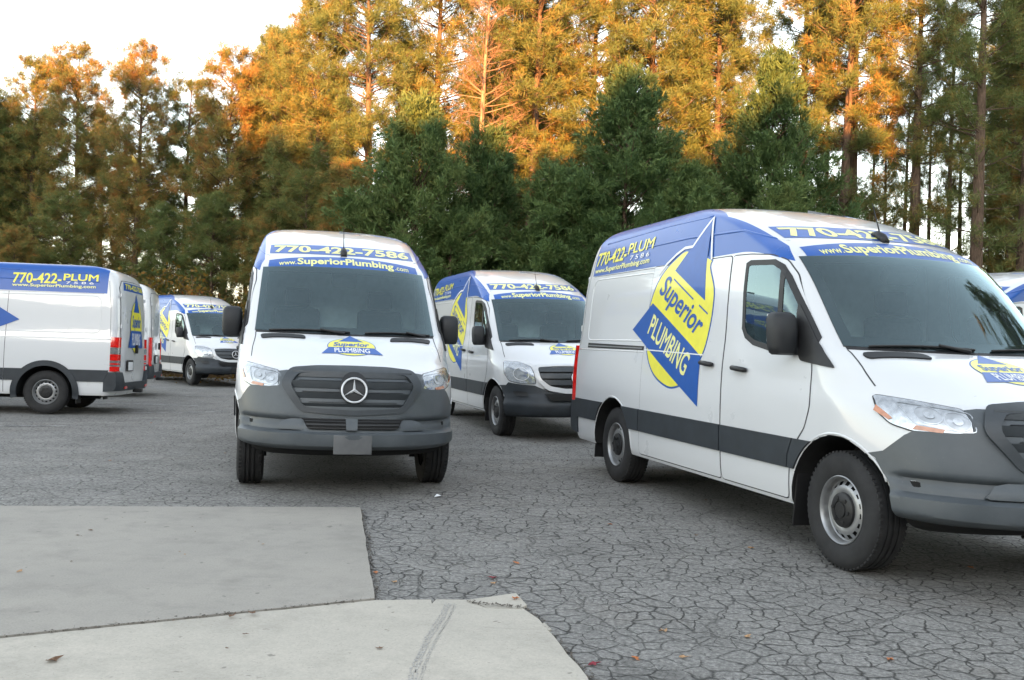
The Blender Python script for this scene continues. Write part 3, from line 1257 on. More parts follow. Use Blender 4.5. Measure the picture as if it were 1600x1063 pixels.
    lettering('770-422-7586', (.700, 2.232), (-1.40, 0), (0, .078), fn_front, .0045, MAT['paleyel'], root, bold=.03, warp=bend(.735, .008), step=(.06, .03))
    patch('roof_band', strip_poly(2.060, 2.186, .745, .066), fn_front, .003, MAT['blue'], root, step=(.07, .03))
    lettering('www.', (.650, 2.100), (-.17, 0), (0, .050), fn_front, .0045, MAT['paleyel'], root, bold=.01, warp=bend(.745, .050), step=(.06, .03))
    lettering('SuperiorPlumbing', (.470, 2.100), (-.97, 0), (0, .066), fn_front, .0045, MAT['paleyel'], root, bold=.03, warp=bend(.745, .050), step=(.06, .03))
    lettering('.com', (-.515, 2.100), (-.14, 0), (0, .050), fn_front, .0045, MAT['paleyel'], root, bold=.01, warp=bend(.745, .050), step=(.06, .03))
    ub, wb = 2.02, 2.275
    an = obj('antenna', MB().tube([(1.86, 0, 2.20), (1.90, 0, 2.243), (1.96, 0, 2.275), (2.02, 0, 2.285)], [.030, .036, .030, .012], 10).mesh('antenna', True), root, MAT['black'])
    obj('antenna_rod', MB().tube([(1.925, 0, 2.26), (2.03, 0, 2.52)], [.006, .003], 6).mesh('antenna_rod', True), an, MAT['black'])
    unit_logo(root, fn_hood, .003, (-.018, .535), (-.275, 0), (0, .405))
    # ---- nose
    if front_new:
        def boff(p):
            a, w = p
            q = S.contour(a, w)
            lip = .046 * (smoothstep(.40, .47, w) - smoothstep(.548, .564, w))
            av = abs(q[1])
            k = 1 - smoothstep(.45, .82, abs(a))
            pocket = smoothstep(.36, .50, av) * (1 - smoothstep(.86, .93, av)) * smoothstep(.562, .578, w) * (1 - smoothstep(.650, .680, w))
            slope = .018 * (1 - smoothstep(.70, .92, w)) * k
            curl = -.075 * (1 - smoothstep(.355, .47, w)) * (1 - smoothstep(.7, 1.0, abs(a)) * .7)
            return .006 + .006 * k + lip * (.25 + .75 * k) - .050 * pocket + slope + curl

        def A(v, w):
            return (S.a_of_v(v, w), w)
        right = [(S.a_of_u(.54, .375), .375), (S.a_of_u(.52, .41), .41), (S.a_of_u(.535, .52), .52), (S.a_of_u(.585, .64), .64), (S.a_of_u(.665, .745), .745), (S.a_of_u(.715, .768), .768), (S.a_of_u(.62, .792), .792), (S.a_of_u(.515, .895), .895)]
        hd = [A(v, w) for v, w in [(.842, .924), (.70, .924), (.62, .930), (.620, 1.048), (.555, 1.058)]]
        top = right + hd
        poly = densify(top + [(-a, w) for a, w in top[::-1]] + [A(v, .362) for v in lin(-.88, .88, 9)], .05)
        bp = patch('bumper', poly, fn_cont, boff, MAT['gray'], root, thick=.03, step=(.022, .016))
        ik = rounded([(.43, .668), (-.43, .668), (-.36, .582), (.36, .582)], .02, 2)
        patch('lower_intake', ik, fn_front, .046, MAT['void'], bp, step=(.05, .05))
        for k in range(4):
            patch('intake_slat', [(.40 - .012 * k, .648 - .018 * k), (-.40 + .012 * k, .648 - .018 * k), (-.40 + .012 * k, .641 - .018 * k), (.40 - .012 * k, .641 - .018 * k)], fn_front, .050, MAT['black'], bp, thick=.004, step=(.06, .05))
        patch('intake_divider', [(.065, .672), (-.035, .672), (-.03, .575), (.06, .575)], fn_front, .056, MAT['gray'], bp, thick=.02)
        for s_ in (1, -1):
            cv = [(s_ * (.335 + .20 * t), .578 + .09 * math.sin(min(1, t) * math.pi * .5)) for t in lin(1, 0, 8)]
            patch('intake_wing', [(s_ * .36, .664), (s_ * .50, .664), (s_ * .565, .640), (s_ * .62, .585), (s_ * .60, .575), (s_ * .37, .575)], fn_front, .020, MAT['gray'], bp, thick=.03, step=(.03, .02))
            patch('tow_cover', rounded([(s_ * .50, .508), (s_ * .43, .508), (s_ * .43, .548), (s_ * .50, .548)], .006, 2), fn_front, .0465, MAT['gray'], bp, thick=.004)
            for (vv, ww) in ((.62, .490), (.30, .485)):
                patch('parking_sensor', [(s_ * vv + .014 * math.cos(q), ww + .014 * math.sin(q)) for q in lin(0, 2 * math.pi * 11 / 12, 12)], fn_front, .052 if vv < .7 else .030, MAT['black'], bp)
        pm = MB().box((-.070, .005, .468), (.014, .318, .162), Matrix.Rotation(.03, 3, 'Y'))
        obj('plate_holder', bevel_mesh(pm.mesh('plate_holder'), .012, 3), bp, simple_plate)
        # grille
        go = rounded([(.525, 1.062), (.30, 1.082), (0, 1.086), (-.30, 1.082), (-.525, 1.062), (-.592, .945), (-.43, .722), (0, .698), (.43, .722), (.592, .945)], .05, 4)
        gi = rounded([(.455, 1.022), (.25, 1.032), (0, 1.034), (-.25, 1.032), (-.455, 1.022), (-.515, .945), (-.395, .762), (0, .742), (.395, .762), (.515, .945)], .04, 4)
        gr = patch('grille', densify(go, .06), fn_front, .040, MAT['grille'], root, thick=.05, step=(.05, .03), holes=[gi])
        patch('grille_back', gi, fn_front, .012, MAT['void'], gr)

        def gx(w):
            return .515 - .010 if w > .945 else .395 + (.515 - .395) * (w - .762) / (.945 - .762)
        for w0, w1 in ((1.006, 1.034), (.922, .967), (.838, .882), (.764, .797)):
            wm = .5 * (w0 + w1)
            x0, x1 = min(gx(w0), .50), min(gx(w1), .50)
            patch('slat', densify([(x0, w0), (x1, w1), (-x1, w1), (-x0, w0)], .08), fn_front, lambda p, a_=w0, b_=w1: .018 + .028 * (p[1] - a_) / (b_ - a_), MAT['grille'], gr, thick=.024, step=(.05, .03))
            patch('slat_edge', densify([(x1 - .05, w1 + .010), (x1 - .06, w1 + .015), (-x1 + .06, w1 + .015), (-x1 + .05, w1 + .010)], .08), fn_front, .030, MAT['grille'], gr, thick=.012, step=(.05, .03))
        dk = patch('emblem_plate', [(.118 * math.cos(q), .919 + .118 * math.sin(q)) for q in lin(0, 2 * math.pi * 35 / 36, 36)], fn_front, .046, MAT['black'], gr, thick=.03)
        star_emblem(gr, (S.front(0, .919) - .058, 0, .919), .104, .24)
        # headlights
        for s_ in (1, -1):
            hp = [(.905, 1.112), (.80, 1.092), (.622, 1.054), (.622, .975), (.627, .921), (.70, .910), (.842, .922), (.905, .955), (.93, 1.02)]
            P = [A(s_ * v, w) for v, w in rounded(hp, .02, 3)]
            P = densify(P, .05)
            hl = patch('headlight', P, fn_cont, .010, MAT['reflector'], root, thick=.02, step=(.03, .03))
            ribbon('headlight_gap', P, fn_cont, .006, .016, MAT['black'], hl, closed=True)
            for (vv, ww, rr) in ((.775, 1.012, .048), (.675, .985, .052)):
                disc = [A(s_ * (vv + rr * math.cos(q)), ww + rr * .92 * math.sin(q)) for q in lin(0, 2 * math.pi * 23 / 24, 24)]
                patch('reflector_bowl', disc, fn_cont, .0125, MAT['lamp'], hl)
                ribbon('reflector_ring', disc, fn_cont, .014, .006, MAT['reflector'], hl, closed=True)
                ds = [A(s_ * (vv + .4 * rr * math.cos(q)), ww + .37 * rr * math.sin(q)) for q in lin(0, 2 * math.pi * 11 / 12, 12)]
                patch('bulb', ds, fn_cont, .0155, MAT['reflector'], hl)
            tp = [A(s_ * v, w) for v, w in ((.845, .932), (.745, .920), (.735, .940), (.83, .955))]
            patch('turn_signal', densify(tp, .03), fn_cont, .0135, MAT['amber'], hl, step=(.03, .03))
            mp = [A(s_ * v, w) for v, w in ((.922, 1.055), (.895, .985), (.907, .975), (.936, 1.022))]
            patch('side_marker', densify(mp, .02), fn_cont, .0138, MAT['amber'], hl, step=(.03, .03))
            lp = [A(s_ * v, w) for v, w in rounded([(.835, .962), (.66, .930), (.61, .934), (.605, 1.030), (.66, 1.045), (.86, 1.078), (.85, 1.0)], .015, 2)]
            ribbon('lens_edge', densify(lp, .04), fn_cont, .0140, .006, MAT['lamp'], hl, closed=True)
    else:
        def boff2(p):
            a, w = p
            lip = .035 * (smoothstep(.34, .40, w) - smoothstep(.50, .60, w))
            return .014 + lip * (1 - .6 * smoothstep(.9, 1.05, abs(a)))

        def A(v, w):
            return (S.a_of_v(v, w), w)
        right = [(S.a_of_u(.54, .375), .375), (S.a_of_u(.52, .41), .41), (S.a_of_u(.535, .52), .52), (S.a_of_u(.585, .64), .64), (S.a_of_u(.665, .745), .745), (S.a_of_u(.715, .768), .768), (S.a_of_u(.56, .775), .775)]
        hd = [A(v, w) for v, w in [(.885, .815), (.76, .792), (.60, .782), (.50, .735), (.40, .680), (.15, .660)]]
        top = right + hd
        poly = densify(top + [(-a, w) for a, w in top[::-1]] + [A(v, .345) for v in lin(-.90, .90, 9)], .06)
        bp = patch('bumper', poly, fn_cont, boff2, MAT['dgray'], root, thick=.03, step=(.04, .025))
        patch('lower_intake', rounded([(.50, .640), (-.50, .640), (-.40, .565), (.40, .565)], .02, 2), fn_front, .060, MAT['void'], bp)
        for s_ in (1, -1):
            patch('fog_lamp_cover', rounded([(s_ * .84, .70), (s_ * .68, .69), (s_ * .68, .615), (s_ * .82, .62)], .02, 2), fn_front, .030, MAT['black'], bp, step=(.04, .04))
        pm = MB().box((-.058, .0, .455), (.012, .318, .17))
        obj('plate_holder', bevel_mesh(pm.mesh('plate_holder'), .012, 3), bp, MAT['black'])
        go = rounded([(.610, 1.040), (.30, 1.062), (-.30, 1.062), (-.610, 1.040), (-.575, .86), (-.44, .715), (-.2, .668), (.2, .668), (.44, .715), (.575, .86)], .05, 4)
        gi = rounded([(.545, 1.018), (.28, 1.036), (-.28, 1.036), (-.545, 1.018), (-.515, .87), (-.40, .772), (-.2, .738), (.2, .738), (.40, .772), (.515, .87)], .04, 4)
        gr = patch('grille', densify(go, .06), fn_front, .032, MAT['paint_plain'], root, thick=.04, step=(.05, .03), holes=[gi])
        patch('grille_back', gi, fn_front, .010, MAT['void'], gr)
        for w0, w1, x0, x1 in ((.965, 1.022, .53, .535), (.880, .945, .51, .525), (.790, .860, .41, .50)):
            patch('slat', densify([(x0, w0), (x1, w1), (-x1, w1), (-x0, w0)], .08), fn_front, .030, MAT['grille'], gr, thick=.02, step=(.05, .03))
        patch('emblem_plate', [(.110 * math.cos(q), .890 + .110 * math.sin(q)) for q in lin(0, 2 * math.pi * 35 / 36, 36)], fn_front, .036, MAT['black'], gr, thick=.03)
        star_emblem(gr, (S.front(0, .890) - .048, 0, .890), .104, .24)
        for s_ in (1, -1):
            hp = [(.900, 1.108), (.745, 1.104), (.625, 1.042), (.600, .93), (.588, .806), (.757, .806), (.880, .840), (.925, .95)]
            P = densify([A(s_ * v, w) for v, w in rounded(hp, .02, 3)], .05)
            hl = patch('headlight', P, fn_cont, .010, MAT['reflector'], root, thick=.02, step=(.04, .04))
            ribbon('headlight_gap', P, fn_cont, .006, .016, MAT['black'], hl, closed=True)
            disc = [A(s_ * (.745 + .085 * math.cos(q)), .935 + .085 * math.sin(q)) for q in lin(0, 2 * math.pi * 23 / 24, 24)]
            patch('reflector_bowl', disc, fn_cont, .0125, MAT['lamp'], hl)
            ribbon('reflector_ring', disc, fn_cont, .014, .010, MAT['chrome'], hl, closed=True)
            ds = [A(s_ * (.66 + .035 * math.cos(q)), .86 + .035 * math.sin(q)) for q in lin(0, 2 * math.pi * 15 / 16, 16)]
            patch('reflector_bowl', ds, fn_cont, .0125, MAT['lamp'], hl)
    # ---- tail
    for s_ in (1, -1):
        if s_ > 0:
            dr = [(.006, .52), (.83, .52), (.83, 1.6), (.79, 2.24), (.70, 2.36), (.006, 2.38)]
        else:
            dr = [(-.006, .52), (-.83, .52), (-.83, 1.6), (-.79, 2.24), (-.70, 2.36), (-.006, 2.38)]
        rd = patch('rear_door', rounded(dr, .04, 3), fn_rear, .010, MAT['paint_plain'], root, thick=.010, step=(.08, .08))
        ribbon('door_gap', inset_poly(dr, -.006), fn_rear, .002, .014, MAT['seam'], rd, closed=True)
        bead('door_crease', rounded([(s_ * .10, 1.40), (s_ * .74, 1.40), (s_ * .68, 2.06), (s_ * .10, 2.06)], .05, 3), fn_rear, .010, .0, MAT['paint_plain'], rd, closed=True)
        for ww in (.80, 1.55, 2.10):
            hx = MB().box((S.rear(s_ * .80, ww) + .02, s_ * (S.V(ww) - .06), ww), (.03, .045, .07))
            obj('hinge', bevel_mesh(hx.mesh('hinge'), .012), rd, MAT['paint_plain'])
        if rear_new:
            tl = [(5.70, 1.36), (5.90, 1.36), (5.90, .70), (5.72, .70)]
        yv = lambda w: S.V(w)
        blocks = [(.705, 1.36, 'red')] if rear_new else [(1.175, 1.36, 'red'), (1.06, 1.175, 'lamp'), (.945, 1.06, 'red'), (.905, .945, 'lamp'), (.872, .905, 'red'), (.845, .872, 'lamp'), (.755, .845, 'red')]
        first = None
        for (w0, w1, mk) in blocks:
            v, f = [], []
            sec = []
            wid = .155
            for k in range(9):
                # wraps the corner: from the flank to the rear face
                t = k / 8
                if t < .5:
                    uu = 5.72 + (5.835 - 5.72) * (t / .5)
                    vv = None
                else:
                    uu = None
                sec.append(t)
            ring = [(5.815 if rear_new else 5.715, .0), (5.83, .0), (5.850, -.012), (5.868, -.04), (5.868, -.070)]
            for w in (w0 + .003, .5 * (w0 + w1), w1 - .003):
                for (uu, dv) in ring:
                    v.append((uu + .006 if dv < -.011 else uu, s_ * (S.V(w) + dv + (.008 if dv > -.02 else 0)), w))
                for (uu, dv) in ring[::-1]:
                    v.append((uu - .05 if dv < -.05 else uu - .02, s_ * (S.V(w) + dv - .04), w))
            q = len(ring) * 2
            for i in range(2):
                for k in range(q):
                    k2 = (k + 1) % q
                    f.append([i * q + k, i * q + k2, (i + 1) * q + k2, (i + 1) * q + k])
            f.append(list(range(q))[::-1])
            f.append([2 * q + k for k in range(q)])
            me = fix(mesh_from('tail_light', v, f, True, 30))
            if first is None:
                first = obj('tail_light', me, root, MAT[mk])
            else:
                obj('lens', me, first, MAT[mk])
    hb = MB().box((5.93, -.05, 1.16), (.05, .06, .16))
    obj('door_handle', bevel_mesh(hb.mesh('door_handle'), .015), root, MAT['black'])
    pb = MB().box((5.905, -.40, .86), (.02, .40, .20))
    pl = obj('plate_recess', bevel_mesh(pb.mesh('plate_recess'), .01), root, MAT['black'])
    obj('plate', bevel_mesh(MB().box((5.918, -.40, .85), (.006, .30, .15)).mesh('plate'), .004), pl, MAT['white_vinyl'])
    rb = MB()
    sec = [(5.62, .745), (5.915, .745), (5.93, .70), (5.935, .50), (5.90, .415), (5.62, .40)]
    m = 17
    v, f = [], []
    for k in range(m):
        t = -1 + 2 * k / (m - 1)
        vv = math.copysign(abs(t) ** .55, t) * 1.012
        for (uu, ww) in sec:
            low = (ww > .70 and abs(vv) < .80)
            uo = -.10 * abs(t) ** 7 if uu > 5.7 else 0
            v.append((uu + uo, vv, .56 if (ww > .69 and abs(vv) < .84) else ww))
    q = len(sec)
    for i in range(m - 1):
        for k in range(q):
            k2 = (k + 1) % q
            f.append([i * q + k, i * q + k2, (i + 1) * q + k2, (i + 1) * q + k])
    f.append(list(range(q))[::-1])
    f.append([(m - 1) * q + k for k in range(q)])
    rbo = obj('rear_bumper', fix(mesh_from('rear_bumper', v, f, True, 30)), root, MAT['dgray'])
    for s_ in (1, -1):
        obj('bumper_reflector', MB().box((5.925, s_ * .72, .475), (.02, .14, .045)).mesh('bumper_reflector'), rbo, MAT['red'])
    obj('trailer_hitch', bevel_mesh(MB().box((5.96, 0, .40), (.16, .10, .07)).mesh('trailer_hitch'), .01), root, MAT['black'])
    patch('rear_band', [(-.70, 2.20), (.70, 2.20), (.66, 2.345), (-.66, 2.345)], fn_rear, .0115, MAT['blue'], root)
    lettering('770-422-7586', (-.60, 2.235), (1.20, 0), (0, .085), fn_rear, .013, MAT['yellow'], root, bold=.03)
    unit_logo(root, fn_rear, .0215, (-.0, 1.12), (.50, 0), (0, 1.05))
    for s_ in (1, -1):
        add_mirror(root, s_)
    add_wheels(root)
    # underbody: axles, tank and exhaust seen below the sills
    ub_ = MB()
    for uh in (HUBF, HUBR):
        ub_.tube([(uh, -.80, .37), (uh, .80, .37)], .055, 8)
    ub_.box((2.6, .45, .33), (1.1, .5, .18)).box((3.2, -.2, .30), (3.4, .14, .12)).box((3.0, .0, .345), (4.2, 1.2, .05))
    ub_.tube([(1.6, -.45, .29), (4.0, -.5, .29), (4.9, -.6, .30), (5.5, -.7, .30)], .04, 8)
    obj('chassis', ub_.mesh('chassis', False), root, MAT['void'])
    return root


simple_plate = simple('plate_holder_gray', (0.125, 0.128, 0.132), 0.4, var=0.15, scale=8)


def kids_table():
    t = {}
    for o in bpy.data.objects:
        if o.parent:
            t.setdefault(o.parent, []).append(o)
    return t


def copy_tree(o, parent, table, skip=()):
    c = o.copy()
    COL.objects.link(c)
    c.parent = parent
    for ch in table.get(o, []):
        if ch.name.split('.')[0] in skip:
            continue
        copy_tree(ch, c, table, skip)
    return c


def place(root, x, y, yaw, lean, z):
    root.location = (x, y, z)
    b = Vector((math.sin(yaw), math.cos(yaw), 0))
    l = Vector((-math.cos(yaw), math.sin(yaw), 0))
    up = Vector((0, 0, 1))
    l2 = (l + up * lean).normalized()
    u2 = b.cross(l2).normalized()
    root.rotation_euler = Matrix((b, l2, u2)).transposed().to_euler()


VANS = 'white plumbing vans with blue roof wraps'
van_new = make_van(True, True)
van_old = make_van(False, False)
T_ = kids_table()
place(van_new, 3.2847, 5.1683, -.28225, .004, 0)
tag(van_new, 'nearest and largest white van, grey bumper, blue roof and big yellow logo along its side', 'van', VANS)
v2 = copy_tree(van_new, None, T_)
place(v2, -1.3160, 7.8299, -.2532, .006, 0)
tag(v2, 'white van seen head-on behind the concrete slab, with grey bumper', 'van', VANS)
place(van_old, .994, 13.056, -.302, -.024, .009)
tag(van_old, 'older white van with black bumper parked between the head-on van and the largest van', 'van', VANS)
v4 = copy_tree(van_old, None, T_)
place(v4, -7.735, 26.167, -.685, -.008, -.100)
tag(v4, 'far white van with black bumper, its front beside the rear doors of parked vans', 'van', VANS)
v5 = copy_tree(van_old, None, T_)
place(v5, -12.806, 16.364, 1.424, -.021, -.135)
tag(v5, 'white van cut off by the left edge, with stacked red and white tail light', 'van', VANS)
PLAIN = ('logo', 'lettering', 'roof_band', 'rear_band')
v6 = copy_tree(van_new, None, T_, PLAIN)
place(v6, -14.04, 20.4, 1.31, -.015, -.14)
tag(v6, 'plain white van with tall red tail light, mostly hidden behind the blue-roofed van', 'van', 'white plumbing vans')
for o in bpy.data.objects:
    r = o
    while r.parent:
        r = r.parent
    if r is v6 and o.type == 'MESH' and o.data.materials and o.data.materials[0] == MAT['paint']:
        o.material_slots[0].link = 'OBJECT'
        o.material_slots[0].material = MAT['paint_plain']
v7 = copy_tree(van_old, None, T_)
place(v7, -2.50, 23.6, -.08, 0, -.02)
tag(v7, 'distant white van, only its roof corner showing beside the head-on van', 'van', VANS)
v8 = copy_tree(van_old, None, T_)
place(v8, 4.34, 12.03, 1.05, 0, .02)
tag(v8, 'white van peeking out at the right edge behind the nearest van', 'van', VANS)
# ------------------------------------------------------------------ ground
def ground_z(x, y):
    return -.135 * smoothstep(2.5, 7.0, -x) * smoothstep(7, 13, y)


def grid_sheet(name, x0, x1, y0, y1, st, dz, inside=None):
    xs = lin(x0, x1, int((x1 - x0) / st) + 1)
    ys = lin(y0, y1, int((y1 - y0) / st) + 1)
    v = [(x, y, ground_z(x, y) + dz) for y in ys for x in xs]
    n = len(xs)
    f = [[j * n + i, j * n + i + 1, (j + 1) * n + i + 1, (j + 1) * n + i] for j in range(len(ys) - 1) for i in range(n - 1)]
    return mesh_from(name, v, f, True)


def asphalt_mat():
    M = Mat('cracked_asphalt')
    p = M.pos()
    n_lo = M.noise(p, 0.22, 4)
    n_mid = M.noise(p, 1.7, 6, 0.6)
    n_hi = M.noise(p, 42.0, 4, 0.75)
    n_st = M.noise(p, 120.0, 2, 0.6)
    # crack net: warped cells of two sizes
    wv = M.node('ShaderNodeVectorMath', operation='SCALE')
    nz = M.node('ShaderNodeTexNoise')
    M.l.new(p, nz.inputs['Vector'])
    nz.inputs['Scale'].default_value = 5.0
    nz.inputs['Detail'].default_value = 5
    M.l.new(nz.outputs['Color'], wv.inputs[0])
    wv.inputs['Scale'].default_value = 0.16
    ad = M.node('ShaderNodeVectorMath', operation='ADD')
    M.l.new(p, ad.inputs[0])
    M.l.new(wv.outputs[0], ad.inputs[1])

    def cracks(scale, rnd=0.95):
        vo = M.node('ShaderNodeTexVoronoi', feature='DISTANCE_TO_EDGE', voronoi_dimensions='2D')
        M.l.new(ad.outputs[0], vo.inputs['Vector'])
        vo.inputs['Scale'].default_value = scale
        vo.inputs['Randomness'].default_value = rnd
        return vo.outputs['Distance']
    wd = M.math('MULTIPLY', M.ramp(M.noise(p, 3.2, 5, 0.7), [(0.34, 0.0), (0.62, 1.0)]), 0.10)
    c1 = M.math('SUBTRACT', 1.0, M.math('DIVIDE', cracks(8.2), M.math('MAXIMUM', wd, 0.012)), clamp=True)
    c2 = M.math('SUBTRACT', 1.0, M.math('DIVIDE', cracks(1.6), 0.016), clamp=True)
    # cracking is heavier towards the right and the middle of the lot
    sep = M.node('ShaderNodeSeparateXYZ')
    M.l.new(p, sep.inputs[0])
    area = M.ramp(M.math('ADD', M.math('MULTIPLY', sep.outputs[0], 0.06), M.math('ADD', n_lo, 0.05)), [(0.05, 0.60), (0.50, 1.0)])
    pat = M.ramp(M.noise(p, 0.9, 3), [(0.32, 0.45), (0.50, 1.0)])
    c3 = M.math('MULTIPLY', M.math('SUBTRACT', 1.0, M.math('DIVIDE', cracks(17.0, 1.0), 0.05), clamp=True), M.ramp(M.noise(p, 2.3, 4, 0.65), [(0.50, 0.0), (0.62, 0.8)]))
    crack = M.math('MAXIMUM', M.math('MAXIMUM', c3, c1), 0.0)
    crack = M.math('MAXIMUM', M.math('MULTIPLY', crack, M.math('MULTIPLY', area, pat)), M.math('MULTIPLY', c2, 0.6))
    base = M.ramp(n_mid, [(0.25, (0.165, 0.160, 0.150)), (0.75, (0.245, 0.238, 0.224))])
    base = M.mix(M.ramp(n_lo, [(0.35, 0.0), (0.65, 0.5)]), base, (0.185, 0.180, 0.172))
    grains = M.ramp(n_hi, [(0.30, 0.45), (0.5, 1.0), (0.70, 1.8)])
    base = M.mix(1.0, base, grains, 'MULTIPLY')
    stones = M.ramp(n_st, [(0.63, 0.0), (0.70, 0.55)])
    base = M.mix(stones, base, (0.27, 0.26, 0.25))
    dirt = M.ramp(M.noise(p, 0.6, 7, 0.7), [(0.55, 0.0), (0.75, 0.45)])
    base = M.mix(dirt, base, (0.16, 0.135, 0.110))
    oil = M.ramp(M.noise(M.mapping(p, loc=(7, 3, 0)), 0.75, 6, 0.62), [(0.60, 0.0), (0.72, 0.5)])
    base = M.mix(oil, base, (0.060, 0.058, 0.055))
    pale = M.ramp(M.noise(M.mapping(p, loc=(31, 9, 0), scale=(.5, 1.2, 1)), 0.9, 7, 0.68), [(0.54, 0.0), (0.72, 0.5)])
    base = M.mix(pale, base, (0.31, 0.30, 0.275))
    col = M.mix(M.math('MULTIPLY', crack, 0.88), base, (0.010, 0.010, 0.010))
    M.set(color=col, rough=0.88, spec=0.3)
    h = M.math('SUBTRACT', M.math('MULTIPLY', n_hi, 0.35), M.math('MULTIPLY', crack, 1.0))
    M.bump(h, 0.75, 0.012)
    return M.m


def litter_mat():
    M = Mat('forest_leaf_litter')
    p = M.pos()
    c = M.ramp(M.noise(p, 9.0, 8, 0.75), [(0.3, (0.020, 0.014, 0.008)), (0.5, (0.075, 0.045, 0.022)), (0.7, (0.13, 0.075, 0.03))])
    M.set(color=c, rough=0.95, spec=0.1)
    M.bump(M.noise(p, 25.0, 5), 0.6, 0.05)
    return M.m


def concrete_mat(name, a, b, seed):
    M = Mat(name)
    p = M.mapping(M.pos(), loc=(seed, seed * 2, 0))
    n1, n2, n3 = M.noise(p, 0.8, 5, 0.6), M.noise(p, 6.0, 8, 0.7), M.noise(p, 90.0, 3, 0.7)
    c = M.ramp(n1, [(0.3, a), (0.7, b)])
    c = M.mix(M.ramp(n2, [(0.25, 0.35), (0.5, 0.0)]), c, tuple(x * .72 for x in a))
    c = M.mix(1.0, c, M.ramp(n3, [(0.25, 0.86), (0.75, 1.12)]), 'MULTIPLY')
    n4 = M.noise(p, 2.2, 9, 0.72)
    c = M.mix(M.ramp(n4, [(0.50, 0.0), (0.68, 0.45)]), c, tuple(x * .66 for x in a))
    pv = M.node('ShaderNodeTexVoronoi', feature='F1')
    M.l.new(p, pv.inputs['Vector'])
    pv.inputs['Scale'].default_value = 38.0
    c = M.mix(M.ramp(pv.outputs['Distance'], [(0.05, 0.5), (0.13, 0.0)]), c, (0.11, 0.105, 0.095))
    spots = M.ramp(M.noise(p, 14.0, 2), [(0.70, 0.0), (0.75, 0.55)])
    c = M.mix(spots, c, (0.10, 0.095, 0.085))
    # tyre scuffs: faint streaks
    sc = M.noise(M.mapping(p, scale=(0.5, 7.0, 1), rot=(0, 0, .5)), 1.2, 6, 0.7)
    c = M.mix(M.ramp(sc, [(0.60, 0.0), (0.75, 0.22)]), c, (0.12, 0.12, 0.12))
    M.set(color=c, rough=0.85, spec=0.3)
    M.bump(M.math('ADD', n3, M.math('MULTIPLY', n2, 1.5)), 0.25, 0.004)
    return M.m


fl = mesh_from('forest_floor', [(-900, -900, -.20), (900, -900, -.20), (900, 900, -.20), (-900, 900, -.20)], [[0, 1, 2, 3]], False)
tag(obj('forest_floor', fl, None, litter_mat()), kind='structure')
tag(obj('asphalt', grid_sheet('asphalt', -32, 32, -26, 31.5, 0.5, 0.0), None, asphalt_mat()), kind='structure')

random.seed(11)


def slab(name, poly, z, depth, mat, chips=0.0):
    P = densify(poly, .12)
    if chips:
        P = [(x + random.uniform(-chips, chips), y + random.uniform(-chips, chips)) for x, y in P]
    n = len(P)
    v = [(x, y, z) for x, y in P] + [(x + 0, y + 0, z - depth) for x, y in P]
    f = [list(range(n)), list(range(n, 2 * n))[::-1]] + [[i, n + i, n + (i + 1) % n, (i + 1) % n] for i in range(n)]
    me = fix(mesh_from(name, v, f, False))
    return tag(obj(name, me, None, mat), kind='structure')


conc_d = concrete_mat('concrete_weathered', (0.285, 0.268, 0.240), (0.345, 0.322, 0.285), 3.0)
conc_l = concrete_mat('concrete_pale', (0.42, 0.392, 0.340), (0.495, 0.458, 0.395), 8.0)
slab('concrete_slab', [(-9.0, 6.12), (-3.788, 6.957), (-1.159, 7.376), (-.665, 4.80), (-2.163, 4.035), (-6.2, 1.95), (-9.0, .52)], .022, .12, conc_d, .004)
# pale apron, with the corner piece that has broken off lying beside it
apron = [(-.660, 4.79), (-.38, 4.835), (-.365, 4.75), (-.345, 4.84), (-.20, 4.845), (-.10, 4.72), (.0, 4.70), (.10, 4.72), (.18, 4.55), (.344, 3.783), (.55, 2.6), (.95, -1.0), (-9, -1.0), (-9, .50), (-6.2, 1.93), (-2.163, 4.015)]
slab('concrete_apron', apron, .016, .12, conc_l, .006)
slab('broken_concrete_piece', [(-.19, 4.86), (.062, 5.028), (.115, 4.80), (.085, 4.745), (.0, 4.728), (-.085, 4.745)], .012, .10, conc_l, .007)
slab('broken_concrete_piece', [(.20, 4.52), (.235, 4.42), (.215, 4.40), (.185, 4.50)], .008, .08, conc_l, .004)
# rubber marks left by a turning tyre on the apron
tm = MB()
for (pts, wd) in (([(-.35, 3.55), (-.355, 3.85), (-.335, 4.20), (-.30, 4.50), (-.28, 4.80)], .012), ([(-.315, 3.55), (-.320, 3.85), (-.297, 4.20), (-.265, 4.50), (-.245, 4.80)], .005)):
    P = []
    for i in range(len(pts) - 1):
        for k in range(10):
            t = k / 10
            P.append(Vector((pts[i][0] * (1 - t) + pts[i + 1][0] * t, pts[i][1] * (1 - t) + pts[i + 1][1] * t, .0175)))
    for i in range(len(P) - 1):
        d = (P[i + 1] - P[i])
        s_ = Vector((-d.y, d.x, 0)).normalized()
        for k in range(3):
            o_ = s_ * (wd * (k - 1) + random.uniform(-.004, .004))
            w_ = s_ * wd * random.uniform(.22, .42)
            a_, b_ = P[i] + d * .1, P[i] + d * random.uniform(.75, 1.05)
            tm.add([a_ + o_ - w_, a_ + o_ + w_, b_ + o_ + w_, b_ + o_ - w_], [[0, 1, 2, 3]])
M = Mat('tyre_mark')
M.set(color=M.ramp(M.noise(M.pos(), 60.0, 4), [(0.38, (0.27, 0.262, 0.25)), (0.60, (0.44, 0.42, 0.38))]), rough=0.9)
tag(obj('tyre_mark', tm.mesh('tyre_mark', False), None, M.m), kind='structure')
